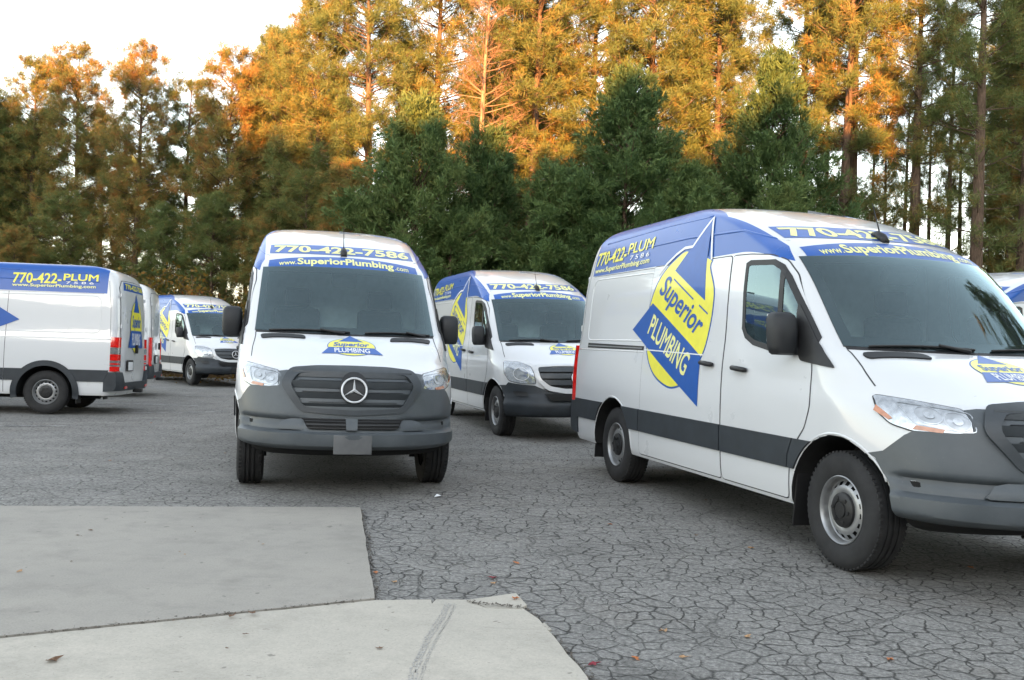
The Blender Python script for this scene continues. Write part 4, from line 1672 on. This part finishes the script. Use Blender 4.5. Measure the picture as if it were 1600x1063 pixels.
# worn parking lines at the left
pm_ = Mat('worn_white_paint')
pm_.set(color=pm_.ramp(pm_.noise(pm_.pos(), 6.0, 8, 0.75), [(0.42, (0.085, 0.085, 0.088)), (0.58, (0.36, 0.36, 0.355))]), rough=0.85)
for (a, b) in (((-9.6, 13.3), (-6.75, 14.35)), ((-11.5, 19.3), (-6.3, 19.1)), ((-10.5, 16.3), (-5.3, 17.4)), ((-10.8, 22.3), (-5.9, 22.0))):
    d = Vector((b[0] - a[0], b[1] - a[1], 0))
    s_ = Vector((-d.y, d.x, 0)).normalized() * .05
    v, f = [], []
    for k in range(21):
        q = Vector((*a, 0)) + d * (k / 20)
        for sg in (-1, 1):
            r = q + s_ * sg
            v.append((r.x, r.y, ground_z(r.x, r.y) + .004))
    f = [[2 * k, 2 * k + 1, 2 * k + 3, 2 * k + 2] for k in range(20)]
    tag(obj('parking_line', mesh_from('parking_line', v, f, False), None, pm_.m), kind='structure')


# ------------------------------------------------------------------ trees
def leaf_mat(name, stops, scale=1.4, trans=0.35, rough=0.6, fine=9.0):
    M = Mat(name)
    oi = M.node('ShaderNodeObjectInfo')
    g = M.node('ShaderNodeNewGeometry')
    p = M.node('ShaderNodeVectorMath', operation='ADD')
    M.l.new(M.coord(), p.inputs[0])
    sc = M.node('ShaderNodeVectorMath', operation='SCALE')
    M.l.new(oi.outputs['Location'], sc.inputs[0])
    sc.inputs['Scale'].default_value = 3.7
    M.l.new(sc.outputs[0], p.inputs[1])
    n = M.math('ADD', M.math('MULTIPLY', M.noise(p.outputs[0], scale, 3), 0.6), M.math('MULTIPLY', M.noise(p.outputs[0], fine, 2), 0.4))
    n = M.math('ADD', n, M.math('MULTIPLY', M.math('SUBTRACT', oi.outputs['Random'], 0.5), 0.17))
    c = M.ramp(n, stops)
    M.set(color=c, rough=rough, spec=0.25)
    out = [x for x in M.n if x.type == 'OUTPUT_MATERIAL'][0]
    tl = M.node('ShaderNodeBsdfTranslucent')
    M.l.new(c, tl.inputs[0])
    mx = M.node('ShaderNodeMixShader')
    mx.inputs[0].default_value = trans
    M.l.new(M.b.outputs[0], mx.inputs[1])
    M.l.new(tl.outputs[0], mx.inputs[2])
    M.l.new(mx.outputs[0], out.inputs[0])
    return M.m


def bark_mat():
    M = Mat('pine_bark')
    c = M.coord()
    n = M.noise(M.mapping(c, scale=(6, 6, 1.2)), 2.5, 6, 0.7)
    M.set(color=M.ramp(n, [(0.3, (0.045, 0.032, 0.024)), (0.55, (0.13, 0.092, 0.068)), (0.75, (0.22, 0.155, 0.115))]), rough=0.9, spec=0.1)
    M.bump(n, 0.8, 0.04)
    return M.m


MAT['bark'] = bark_mat()
MAT['needle'] = leaf_mat('pine_needles', [(0.32, (0.080, 0.125, 0.042)), (0.50, (0.145, 0.172, 0.054)), (0.61, (0.25, 0.185, 0.052)), (0.69, (0.34, 0.150, 0.046))], trans=0.3)
MAT['cypress'] = leaf_mat('cypress_sprays', [(0.36, (0.046, 0.088, 0.030)), (0.52, (0.092, 0.145, 0.047)), (0.68, (0.140, 0.178, 0.058))], 1.8, 0.22)
MAT['autumn'] = leaf_mat('autumn_leaves', [(0.36, (0.10, 0.085, 0.018)), (0.5, (0.20, 0.12, 0.02)), (0.64, (0.26, 0.085, 0.02))], 1.0, 0.45)
MAT['brush'] = leaf_mat('understory_leaves', [(0.36, (0.042, 0.068, 0.020)), (0.5, (0.085, 0.092, 0.028)), (0.64, (0.13, 0.080, 0.030))], 1.0, 0.35)
MAT['twig'] = leaf_mat('bare_twigs', [(0.36, (0.17, 0.11, 0.075)), (0.64, (0.26, 0.17, 0.11))], 2.0, 0.0)


def quads_mesh(name, V4, tri=False):
    """V4: (n, k, 3) array of separate polygons"""
    n, k, _ = V4.shape
    me = bpy.data.meshes.new(name)
    me.vertices.add(n * k)
    me.vertices.foreach_set('co', V4.reshape(-1).astype(np.float32))
    me.loops.add(n * k)
    me.loops.foreach_set('vertex_index', np.arange(n * k, dtype=np.int32))
    me.polygons.add(n)
    me.polygons.foreach_set('loop_start', np.arange(0, n * k, k, dtype=np.int32))
    me.update(calc_edges=True)
    me.validate()
    return me


def unit(a):
    return a / np.maximum(np.linalg.norm(a, axis=-1, keepdims=True), 1e-9)


def tufts(rng, C, D, nb, length, width, spread, droop=0.0):
    """C centres, D main directions: bundles of thin blades"""
    n = len(C)
    d = unit(D[:, None, :] + rng.normal(0, spread, (n, nb, 3)))
    d[..., 2] -= droop
    d = unit(d)
    L = length * rng.uniform(.6, 1.15, (n, nb, 1)) * rng.uniform(.6, 1.25, (n, 1, 1))
    s = unit(np.cross(d, rng.normal(0, 1, (n, nb, 3)))) * (width * rng.uniform(.7, 1.3, (n, nb, 1)))
    c = C[:, None, :] + rng.normal(0, length * .12, (n, nb, 3))
    T = np.stack([c - s * .6, c + d * L * .55 - s, c + d * L, c + d * L * .55 + s, ], axis=2)
    return T.reshape(-1, 4, 3)


def make_pine(seed, H, base, rad, nbr, dens=1.0, bare=False, sparse_low=0):
    rng = np.random.default_rng(seed)
    mb = MB()
    # trunk
    bx, by = rng.uniform(-.35, .35, 2)
    z = np.linspace(0, H, 12)
    trunk = [(bx * math.sin(t / H * 2.6) * t / H, by * math.sin(t / H * 3.1) * t / H, t) for t in z]
    r0 = .0125 * H + .02
    mb.tube(trunk, [max(.02, r0 * (1 - .93 * (t / H) ** 1.15)) for t in z], 10)
    tr = lambda t: Vector((bx * math.sin(t / H * 2.6) * t / H, by * math.sin(t / H * 3.1) * t / H, t))
    C, D = [], []
    hs = list(H * (base + (1 - base) * rng.uniform(0, 1, nbr) ** .85))
    if sparse_low:
        hs += list(H * rng.uniform(.12, base, sparse_low))
    for h in hs:
        f = max(0, (h / H - base) / (1 - base))
        prof = (.55 + .75 * f) * (1 - f) ** .55 + .10 if f > 0 else .55
        L = rad * prof * rng.uniform(.65, 1.25)
        az = rng.uniform(0, 2 * math.pi)
        el = rng.uniform(-.15, .35) + .5 * f
        d = Vector((math.cos(az) * math.cos(el), math.sin(az) * math.cos(el), math.sin(el)))
        p0 = tr(h)
        bend = Vector((rng.uniform(-.2, .2), rng.uniform(-.2, .2), rng.uniform(-.05, .35)))
        P = [p0 + d * L * t + bend * L * t * t * .6 for t in (0, .3, .65, 1)]
        rb = .012 + .010 * L
        mb.tube(P, [rb, rb * .75, rb * .45, rb * .2], 5, False)
        ns = max(3, int(L * 3.2))
        for k in range(ns):
            t = rng.uniform(.30, 1.0)
            q = P[0] * (1 - t) + P[3] * t + bend * L * (t * t - t) * .6
            sd = Vector(rng.normal(0, 1, 3))
            sd = (d * .8 + sd * .55 + Vector((0, 0, .25))).normalized()
            sl = rng.uniform(.35, .95) * (.5 + .12 * L)
            e = q + sd * sl
            mb.tube([q, e], [.012, .004], 3, False)
            if bare:
                for _ in range(7):
                    q2 = q + sd * sl * rng.uniform(.2, 1)
                    e2 = q2 + (sd + Vector(rng.normal(0, .6, 3))).normalized() * rng.uniform(.2, .5)
                    mb.tube([q2, e2], [.007, .003], 3, False)
            else:
                m = int(round(rng.integers(4, 7) * dens * (.55 if f <= 0 else 1)))
                for j in range(m):
                    s = 1.05 - .55 * rng.uniform(0, 1) ** 1.3
                    C.append(q + sd * sl * s + Vector(rng.normal(0, .11, 3)))
                    D.append(sd * .8 + Vector((0, 0, .35)))
    wood = mb.mesh('trunk', True)
    crown = None
    if C:
        C, D = np.array([tuple(c) for c in C]), np.array([tuple(c) for c in D])
        V = tufts(rng, C, D, 18, .36, .0105, .95)
        crown = quads_mesh('crown', V)
    return wood, crown


def make_cypress(seed, H, R):
    rng = np.random.default_rng(seed)
    mb = MB()
    mb.tube([(0, 0, 0), (.05, .03, H * .5), (0, 0, H * .96)], [.14, .09, .015], 8)
    C, D = [], []
    nl = int(13 * H)
    lean = rng.uniform(-.4, .4, 2)
    for i in range(nl):
        f = (i + rng.uniform(0, 1)) / nl
        h = H * (.02 + .97 * f ** .92)
        az = i * 2.4 + rng.normal(0, .5)
        prof = min(1.0, (1 - f) ** .62 * 1.22 + .05) * (.85 + .15 * min(1, f * 5))
        L = R * prof * rng.uniform(.45, 1.30)
        el = .25 + .75 * f + rng.normal(0, .1)
        d = np.array([math.cos(az), math.sin(az), math.tan(el) * .8])
        d /= np.linalg.norm(d)
        a = np.array([lean[0] * f, lean[1] * f, max(.1, h - L * .40)])
        tip = a + d * L
        mb.tube([tuple(a), tuple(a * .4 + tip * .6), tuple(tip)], [.03, .02, .006], 4, False)
        # each limb ends in a few separate plumes
        npl = 2 + int(L * 1.8)
        for k in range(npl):
            t = rng.uniform(.30, .92)
            pd = d * .75 + np.array([0, 0, .35]) + rng.normal(0, .42, 3)
            pd /= np.linalg.norm(pd)
            p0 = a + d * L * t
            pl = rng.uniform(.45, .95) * (.55 + .25 * L)
            m = int(26 * pl + 8)
            for j in range(m):
                s_ = rng.uniform(0, 1)
                wd_ = .20 * (1 - .75 * s_) + .02
                C.append(p0 + pd * pl * s_ + rng.normal(0, wd_, 3))
                D.append(pd + np.array([0, 0, .25]) + rng.normal(0, .30, 3))
    C, D = np.array(C), unit(np.array(D))
    V = tufts(rng, C, D, 6, .24, .019, .42)
    return mb.mesh('trunk', True), quads_mesh('crown', V)


def make_bush(seed, H, R, nleaf, size, flat=False):
    rng = np.random.default_rng(seed)
    mb = MB()
    C = []
    for i in range(9):
        az, el = rng.uniform(0, 6.28), rng.uniform(.6, 1.4)
        d = Vector((math.cos(az) * math.cos(el), math.sin(az) * math.cos(el), math.sin(el)))
        L = H * rng.uniform(.6, 1)
        P = [Vector((0, 0, 0)), d * L * .5 + Vector(rng.normal(0, .1, 3)), d * L]
        mb.tube(P, [.035, .02, .006], 5, False)
        for k in range(7):
            t = rng.uniform(.3, 1)
            q = P[0] * (1 - t) + P[2] * t
            e = q + Vector(rng.normal(0, 1, 3)).normalized() * R * rng.uniform(.3, .8)
            e.z = max(.1, e.z)
            mb.tube([q, e], [.012, .004], 3, False)
            for j in range(nleaf // 63):
                s = rng.uniform(.1, 1.1)
                C.append(tuple(q + (e - q) * s + Vector(rng.normal(0, .16, 3))))
    C = np.array(C)
    C[:, 2] = np.maximum(C[:, 2], .05)
    n = len(C)
    d = unit(rng.normal(0, 1, (n, 3)))
    s = unit(np.cross(d, rng.normal(0, 1, (n, 3))))
    L = size * rng.uniform(.6, 1.3, (n, 1))
    V = np.stack([C - d * L * .5, C + s * L * .32, C + d * L * .5, C - s * L * .32], axis=1)
    return mb.mesh('trunk', True), quads_mesh('crown', V)


PROTO = {
    'pine_a': make_pine(1, 20.0, .26, 3.4, 180, 1.0),
    'pine_b': make_pine(2, 22.0, .30, 3.3, 190, 1.0, sparse_low=8),
    'pine_c': make_pine(3, 18.0, .18, 3.3, 180, 1.0),
    'pine_d': make_pine(4, 23.0, .40, 3.1, 105, .95, sparse_low=34),
    'pine_e': make_pine(5, 15.0, .10, 2.8, 170, .95),
    'pine_f': make_pine(6, 21.0, .44, 2.8, 80, .9, sparse_low=44),
    'bare': make_pine(7, 17.0, .30, 2.2, 110, 1.0, bare=True),
    'cyp_a': make_cypress(21, 10.0, 3.1),
    'cyp_b': make_cypress(22, 11.5, 3.4),
    'cyp_c': make_cypress(23, 8.0, 3.1),
    'brush_a': make_bush(31, 4.0, 1.5, 2600, .17),
    'brush_b': make_bush(32, 5.5, 1.8, 3200, .18),
    'aut_a': make_bush(33, 4.5, 1.4, 1500, .16),
}
PH = dict(pine_a=20., pine_b=22., pine_c=18., pine_d=23., pine_e=15., pine_f=21., bare=17., cyp_a=10., cyp_b=11.5, cyp_c=8., brush_a=4., brush_b=5.5, aut_a=4.5)
KIND = dict(p=('pine_tree', 'bark', 'needle', 'pine tree'), b=('bare_tree', 'twig', None, 'tree'), c=('cypress_tree', 'bark', 'cypress', 'cypress tree'))


def tree(proto, x, y, H=None, rot=None, label=None, group=None, wide=1.0, leaf=None):
    wood, crown = PROTO[proto]
    s = (H or PH[proto]) / PH[proto]
    if proto.startswith('pine'):
        nm, bk, lf, cat = 'pine_tree', 'bark', 'needle', 'pine tree'
    elif proto.startswith('cyp'):
        nm, bk, lf, cat = 'cypress_tree', 'bark', 'cypress', 'cypress tree'
    elif proto == 'bare':
        nm, bk, lf, cat = 'bare_tree', 'twig', None, 'tree'
    else:
        nm, bk, lf, cat = 'shrub', 'bark', 'autumn' if proto.startswith('aut') else 'brush', 'shrub'
    e = empty(nm, (x, y, -.2 if y > 31 or y < -27 else 0))
    e.rotation_euler = (random.uniform(-.02, .02), random.uniform(-.02, .02), random.uniform(0, 6.28) if rot is None else rot)
    e.scale = (s * wide, s * wide, s)
    if not wood.materials:
        wood.materials.append(MAT[bk])
    obj('trunk', wood, e)
    if crown is not None:
        if not crown.materials:
            crown.materials.append(MAT[leaf or lf])
        obj('crown', crown, e)
    tag(e, label, cat, group)
    return e


def hz(px):                       # height of the horizon in the photograph at a column
    return 526.2 + .0322 * (px - 800)


def at(px, Y):
    return (px - 800) / 1452.0 * Y


def hgt(px, Y, top):
    return (hz(px) - top) / 1452.0 * Y + 1.36 + .2


random.seed(5)
# dark Leyland-type conifers in the middle, nearest the lot
CY = [(640, 34.5, 158, 'cyp_a', 1.05, 'dark green cypress rising directly over the head-on van, golden tip'),
      (745, 36.0, 205, 'cyp_c', .85, 'narrower dark cypress in the gap between two taller cypresses, behind the older van'),
      (850, 34.0, 262, 'cyp_c', 1.0, 'lower bushy cypress standing above the older van with black bumper'),
      (965, 35.0, 112, 'cyp_b', 1.0, 'tallest broad dark cypress, left of the largest van roof'),
      (1075, 33.5, 268, 'cyp_c', 1.05, 'low rounded cypress just over the rear roof of the largest van'),
      (1195, 36.5, 88, 'cyp_b', .85, 'open dark cypress with visible limbs behind the cab of the largest van'),
      (1205, 33.5, 292, 'cyp_c', .9, 'short dense cypress directly above the blue roof front of the largest van'),
      (700, 33.2, 330, 'cyp_c', .9, 'short dark cypress showing between the head-on van and the older van'),
      (590, 35.5, 300, 'cyp_c', .8, 'short dark cypress behind the left roof edge of the head-on van'),
      (930, 33.0, 330, 'cyp_c', .9, 'short cypress between the older van and the largest van')]
for px, Y, top, pr, wd, lb in CY:
    H = hgt(px, Y, top)
    tree(pr, at(px, Y), Y, H, None, lb, 'cypresses along the edge of the lot', wd * 8.5 / max(H, 6.5) if pr == 'cyp_c' else wd)
tree('bare', at(742, 40), 40, hgt(742, 40, -60), None, 'bare tree with thin orange-lit twigs above the dark cypresses', None)
# front row of pines
FP = [(-40, 46, 130, 'pine_c', 'pine at the very left edge, darker than its neighbours'),
      (45, 47, 92, 'pine_b', 'slim pine near the left edge, crown thin against the sky'),
      (118, 46, 72, 'pine_a', 'pine with a pointed orange top, second from left edge'),
      (205, 45, 66, 'pine_a', 'broad orange-topped pine above the rear doors of the left vans'),
      (285, 47, 120, 'pine_c', 'shorter pine in the dip of the tree line at left'),
      (345, 44, 75, 'pine_c', 'pine right of the dip in the tree line'),
      (430, 45, 48, 'pine_a', 'orange pine above the left mirror of the head-on van'),
      (500, 43, 0, 'pine_a', 'full golden pine above the head-on van'),
      (575, 42, -120, 'pine_b', 'tall golden pine rising behind the cypress over the head-on van'),
      (660, 44, -140, 'pine_a', 'tall golden pine beside the bare tree, on its left'),
      (820, 42, -150, 'pine_b', 'tall golden pine beside the bare tree, on its right'),
      (900, 44, -130, 'pine_a', 'golden pine behind the tallest broad cypress, left of its top'),
      (1010, 41, -160, 'pine_a', 'golden pine behind the tallest broad cypress, right of its top'),
      (1110, 42, -150, 'pine_b', 'orange pine between the tallest cypress and the open cypress'),
      (1246, 43, -160, 'pine_d', 'orange pine behind the open cypress'),
      (1306, 38.5, -210, 'pine_d', 'left of two close pines with orange-lit trunks'),
      (1326, 39.5, -230, 'pine_d', 'right of two close pines with orange-lit trunks'),
      (1422, 38, -170, 'pine_d', 'pine with a dark trunk above the windshield of the largest van'),
      (1521, 36, -230, 'pine_f', 'pine with the thickest bare trunk, near the right edge'),
      (1592, 37, -200, 'pine_f', 'pine with a dark trunk at the right edge'),
      (1640, 38, -200, 'pine_b', 'pine just past the right edge, its crown reaching in')]
for px, Y, top, pr, lb in FP:
    tree(pr, at(px, Y), Y, hgt(px, Y, top), None, lb, 'pines of the front row', random.uniform(.9, 1.1))
# the forest behind
for k in range(36):
    Y = random.uniform(47, 78)
    px = random.uniform(-260, 560) if k < 19 else random.uniform(560, 1240) if k < 28 else random.uniform(1560, 2100)
    left = px < 420
    H = random.uniform(11.0, 14.5) * (Y / 50) ** .5 if left else random.uniform(16, 23)
    if px < 540:
        H = min(H, hgt(px, Y, 135 if px < 260 else 135 - (px - 260) * .52))
    pr = random.choice(['pine_a', 'pine_c', 'pine_e', 'pine_b']) if px < 1150 else random.choice(['pine_d', 'pine_f', 'pine_b'])
    tree(pr, at(px, Y), Y, H, None, 'pine in the forest behind the front row', 'pines of the forest behind', random.uniform(.85, 1.15))
# slim pines that leave the sky open at the right
random.seed(21)
SLIM = [(1284, 'slim pine just left of the two close trunks'), (1352, 'slim pine just right of the two close trunks'),
        (1380, 'slim pine rising over the antenna of the nearest van'), (1405, 'slim pine close to the left of the dark-trunked pine above the windshield'),
        (1448, 'slim pine close to the right of the dark-trunked pine above the windshield'), (1475, 'slim pine midway between the dark trunk and the thickest bare trunk'),
        (1498, 'slim pine close to the left of the thickest bare trunk'), (1545, 'slim pine close to the right of the thickest bare trunk'),
        (1566, 'slim pine against the sky just left of the right-edge pine'), (1612, 'slim pine past the right-edge pine, only its branches in view')]
for k, (px, lb) in enumerate(SLIM):
    Y = random.uniform(43, 58)
    tree('pine_f' if k % 3 else 'pine_d', at(px, Y), Y, random.uniform(17, 22), None, lb, 'slim pines at the right', random.uniform(.50, .70))
for k, (x, y) in enumerate(((19.5, -4), (22, 1.5), (20.5, 6.5), (23, 11), (21, 15.5))):
    tree(('pine_a', 'pine_c', 'cyp_b', 'pine_b', 'pine_a')[k], x, y, (19, 17, 12, 20, 18)[k], None, 'tree beside the lot, mirrored in the windshield of the nearest van', 'trees beside the lot', 1.0)
# smaller pines and brush along the edge
for px, Y, top, pr, lb in [(20, 38, 350, 'pine_e', 'young pine above the roof of the cut-off left van'), (95, 40, 300, 'pine_e', 'young pine behind the cut-off left van'),
                           (330, 39, 300, 'pine_e', 'young pine above the far black-bumper van'), (400, 38, 340, 'pine_e', 'young pine beside the left mirror of the head-on van'),
                           (470, 40, 270, 'pine_e', 'young pine left of the cypress over the head-on van'), (250, 40, 320, 'pine_e', 'young pine above the plain white van'),
                           (1288, 42, 285, 'pine_e', 'young pine in front of the two close trunks'), (1568, 44, 300, 'pine_e', 'young pine right of the thickest trunk'),
                           (540, 39, 250, 'pine_e', 'young pine hugging the leftmost cypress')]:
    tree(pr, at(px, Y), Y, hgt(px, Y, top), None, lb, 'young pines at the lot edge', 1.25)
for k in range(64):
    px = random.uniform(-200, 1800)
    Y = random.uniform(33.5, 46) if k < 46 else random.uniform(31.9, 33.2)
    if k < 46 and 560 < px < 1280:
        Y = max(Y, 38)
    tree(random.choice(['brush_a', 'brush_b', 'brush_b']), at(px, Y), Y, random.uniform(2.2, 4.8) * (.7 if px > 1250 else 1) * (.45 if k >= 46 else 1), None, 'leafy shrub in the undergrowth below the pines', 'undergrowth shrubs', random.uniform(.9, 1.3))
for px, Y, H, lb in [(372, 33, 4.2, 'orange-leaved shrub between the far van and the head-on van'), (45, 34, 4.0, 'yellow-leaved shrub behind the cut-off left van'),
                     (250, 36, 4.4, 'rusty shrub above the plain white van'), (690, 32.6, 2.6, 'rusty shrub low between cypresses'), (1500, 34, 3.2, 'rusty shrub beyond the right edge van'),
                     (160, 36, 4.6, 'yellow-orange shrub above the cut-off van rear'), (420, 36, 4.0, 'orange shrub half hidden by the mirror of the head-on van')]:
    tree('aut_a', at(px, Y), Y, H, None, lb, 'autumn shrubs', 1.0)

# dead leaves along the verge
rng = np.random.default_rng(9)
n = 9000
C = np.stack([rng.uniform(-34, 30, n), 31.2 + rng.normal(0, 1.3, n), rng.uniform(.0, .03, n)], 1)
C[:, 2] += np.where(C[:, 1] > 31.5, -.19, .01) + np.array([ground_z(x, y) if y <= 31.5 else 0 for x, y in C[:, :2]])
d = rng.normal(0, 1, (n, 3)) * np.array([1, 1, .25])
d = unit(d)
s = unit(np.cross(d, np.array([0, 0, 1.]) + rng.normal(0, .3, (n, 3))))
L = rng.uniform(.05, .13, (n, 1))
tag(obj('leaf_litter', quads_mesh('leaf_litter', np.stack([C - d * L * .5, C + s * L * .35, C + d * L * .5, C - s * L * .35], axis=1)), None, MAT['autumn']), 'dead leaves drifted along the far edge of the lot', 'leaf litter', kind='stuff')

# grit and crumbs gathered along the slab edges and cracks
rng = np.random.default_rng(4)
E_ = [((-1.159, 7.376), (-.665, 4.80)), ((-.665, 4.80), (-3.6, 3.30)), ((-.66, 4.80), (-.20, 4.86)), ((.10, 4.76), (.36, 3.75)), ((-3.788, 6.957), (-1.159, 7.376)), ((-.19, 4.80), (.09, 4.735))]
Q_ = []
for (a, b), m in zip(E_, (420, 420, 180, 300, 160, 120)):
    for _ in range(m):
        t = rng.uniform()
        on = (a, b) == E_[1] or (a, b) == E_[5]
        x, y = a[0] + (b[0] - a[0]) * t, a[1] + (b[1] - a[1]) * t
        dx, dy = b[1] - a[1], a[0] - b[0]
        k = math.hypot(dx, dy)
        o_ = (rng.normal(0, .012) if on else abs(rng.normal(0, .022)) * (1 if dx < 0 or True else -1))
        sgn = -1 if (a, b) in (E_[0], E_[3]) else 1
        x, y = x + dx / k * o_ * sgn, y + dy / k * o_ * sgn
        r = rng.uniform(.003, .009)
        q = rng.uniform(0, 6.28)
        z = .018 if on else .004
        p4 = [[x + r * math.cos(q + j * 1.57) * rng.uniform(.5, 1.3), y + r * math.sin(q + j * 1.57) * rng.uniform(.5, 1.3), z + rng.uniform(.0, .007)] for j in range(4)]
        Q_.append(p4)
tag(obj('grit', quads_mesh('grit', np.array(Q_)), None, simple('grit_and_crumbs', (.10, .085, .07), .9, var=.7, scale=60)), 'brown grit lying along the edges of the concrete', 'grit', kind='stuff')

# tree line across the road behind the camera: it keeps the low sun off the lot
rng = np.random.default_rng(77)
Vs = []
for row, (yy, hm) in enumerate(((-58, 20.6), (-63, 21.2), (-68, 22.0), (-73, 22.6))):
    x = -75.0
    while x < 75:
        xr = x + 3.0 * random.random()
        Ht = hm + random.uniform(-.9, 1.0)
        # taller towards both ends of the row
        Ht += 9.0 * smoothstep(2.0, 6.5, xr) + 1.3 * smoothstep(-15, -11, xr) + 4.6 * smoothstep(20, 29, -xr)
        n = 5200
        f = rng.uniform(0, 1, n)
        R = 3.2 * (1 - f) ** .40 * rng.uniform(.5, 1, n) ** .5
        az = rng.uniform(0, 6.28, n)
        C = np.stack([xr + R * np.cos(az), yy + R * np.sin(az), Ht * f - .2], 1)
        d = unit(rng.normal(0, 1, (n, 3)))
        s = unit(np.cross(d, rng.normal(0, 1, (n, 3))))
        L = rng.uniform(.45, .95, (n, 1))
        Vs.append(np.stack([C - d * L * .5, C + s * L * .35, C + d * L * .5, C - s * L * .35], axis=1))
        x += 3.4
tl_ = obj('treeline', quads_mesh('treeline', np.concatenate(Vs)), None, MAT['brush'])
tag(tl_, 'dense row of dark trees across the road behind the lot', 'trees', kind='stuff')

# ------------------------------------------------------------------ fallen leaves and scraps
random.seed(3)
LF = {k: simple('fallen_leaf_' + k, c, .7, var=.25, scale=40) for k, c in dict(tan=(.40, .24, .12), orange=(.42, .15, .05), red=(.22, .02, .035), brown=(.14, .075, .04)).items()}


def leaf(x, y, size, col, label, group='fallen leaves on the lot', dz=0.0):
    n = 9
    size *= .85
    v = [(0, 0, .004)]
    for k in range(n):
        q = 2 * math.pi * k / n
        r = size * (.5 + .22 * math.cos(5 * q + .5) + random.uniform(-.08, .08)) * (1.25 if k == 0 else 1)
        v.append((r * math.cos(q), r * .75 * math.sin(q), .004 + random.uniform(0, size * .25)))
    f = [[0, 1 + k, 1 + (k + 1) % n] for k in range(n)]
    o = obj('fallen_leaf', mesh_from('fallen_leaf', v, f, False), None, LF[col])
    z = ground_z(x, y)
    o.location = (x, y, z + dz)
    o.rotation_euler = (0, 0, random.uniform(0, 6.28))
    tag(o, label, 'leaf', group)


def gpt(px, py):
    # point on the lot seen at a pixel of the photograph
    a, b = px - 800, py - 531.5
    cr, sr = math.cos(.03219), math.sin(.03219)
    qx, qy = cr * a + sr * b, -sr * a + cr * b
    pi_ = -.003665
    Yd = math.cos(pi_) - qy / 1452 * math.sin(pi_)
    Zd = -math.sin(pi_) - qy / 1452 * math.cos(pi_)
    t = -1.3588 / Zd
    return (qx / 1452 * t, Yd * t)


for px, py, s_, c_, lb in [(770, 904, .045, 'red', 'dark red leaf on the asphalt above the broken concrete corner'), (770, 913, .04, 'tan', 'tan leaf touching the dark red leaf'),
                           (806, 881, .055, 'orange', 'orange leaf on the asphalt right of the dark red leaf'), (927, 1040, .05, 'red', 'reddish leaf beside the right edge of the pale apron'),
                           (993, 1031, .05, 'orange', 'orange leaf right of the reddish leaf at the bottom'), (1068, 1029, .045, 'tan', 'tan leaf at the bottom, in front of the cracked asphalt'),
                           (1037, 987, .05, 'tan', 'pale tan leaf in mid foreground of the cracked asphalt'), (1390, 1032, .05, 'orange', 'orange leaf near the bottom right'),
                           (586, 896, .05, 'orange', 'orange leaf at the right edge of the grey slab'), (617, 911, .045, 'tan', 'tan leaf in the notch right of the grey slab'),
                           (952, 820, .04, 'orange', 'small orange leaf in front of the older van'), (1517, 888, .05, 'orange', 'orange leaf under the nose of the largest van'),
                           (1168, 997, .05, 'tan', 'curled pale leaf left of the long tan stain'), (362, 971, .05, 'brown', 'brown leaf in the joint of the two slabs'),
                           (395, 967, .05, 'brown', 'second brown leaf in the slab joint, to the right'), (82, 1040, .06, 'brown', 'dark brown leaf at the lower left of the pale apron'),
                           (31, 900, .04, 'tan', 'tan leaf at the left of the grey slab'), (593, 1020, .035, 'brown', 'small brown leaf beside the tyre mark'),
                           (805, 940, .05, 'orange', 'orange leaf on the broken concrete corner')]:
    x, y = gpt(px, py)
    leaf(x, y, s_, c_, lb, dz={362: .022, 395: .022, 82: .016, 31: .022, 593: .016, 805: .012}.get(px, 0.0))
for k in range(26):
    x, y = random.uniform(-3.2, -.9), random.uniform(3.7, 7.0)
    if 4.4 < y < 5.1 or (y < 4.4 and x > -.6) or (y > 5 and x > -1.25) or (y > 6.7):
        continue
    up = y > 4.45 + (x + 2.163) * .52
    leaf(x, y, random.uniform(.012, .03), random.choice(['tan', 'brown', 'brown']), 'tiny brown scrap of leaf on the concrete', 'tiny leaf scraps on the concrete', .022)
for k in range(60):
    x, y = random.uniform(-.5, 7), random.uniform(3.6, 24)
    if y > 9:
        x = random.uniform(-6, 6)
    leaf(x, y, random.uniform(.025, .05), random.choice(['tan', 'brown', 'brown', 'orange']), 'tiny dry leaf scattered on the asphalt', 'tiny scattered leaves')
x, y = gpt(678, 778)
sc_ = obj('paper_scrap', mesh_from('paper_scrap', [(0, 0, .006), (.06, .01, .02), (.07, .05, .01), (.02, .06, .025)], [[0, 1, 2, 3]], False), None, MAT['white_vinyl'])
sc_.location = (x, y, ground_z(x, y))
tag(sc_, 'white paper scrap on the asphalt right of the head-on van', 'scrap')
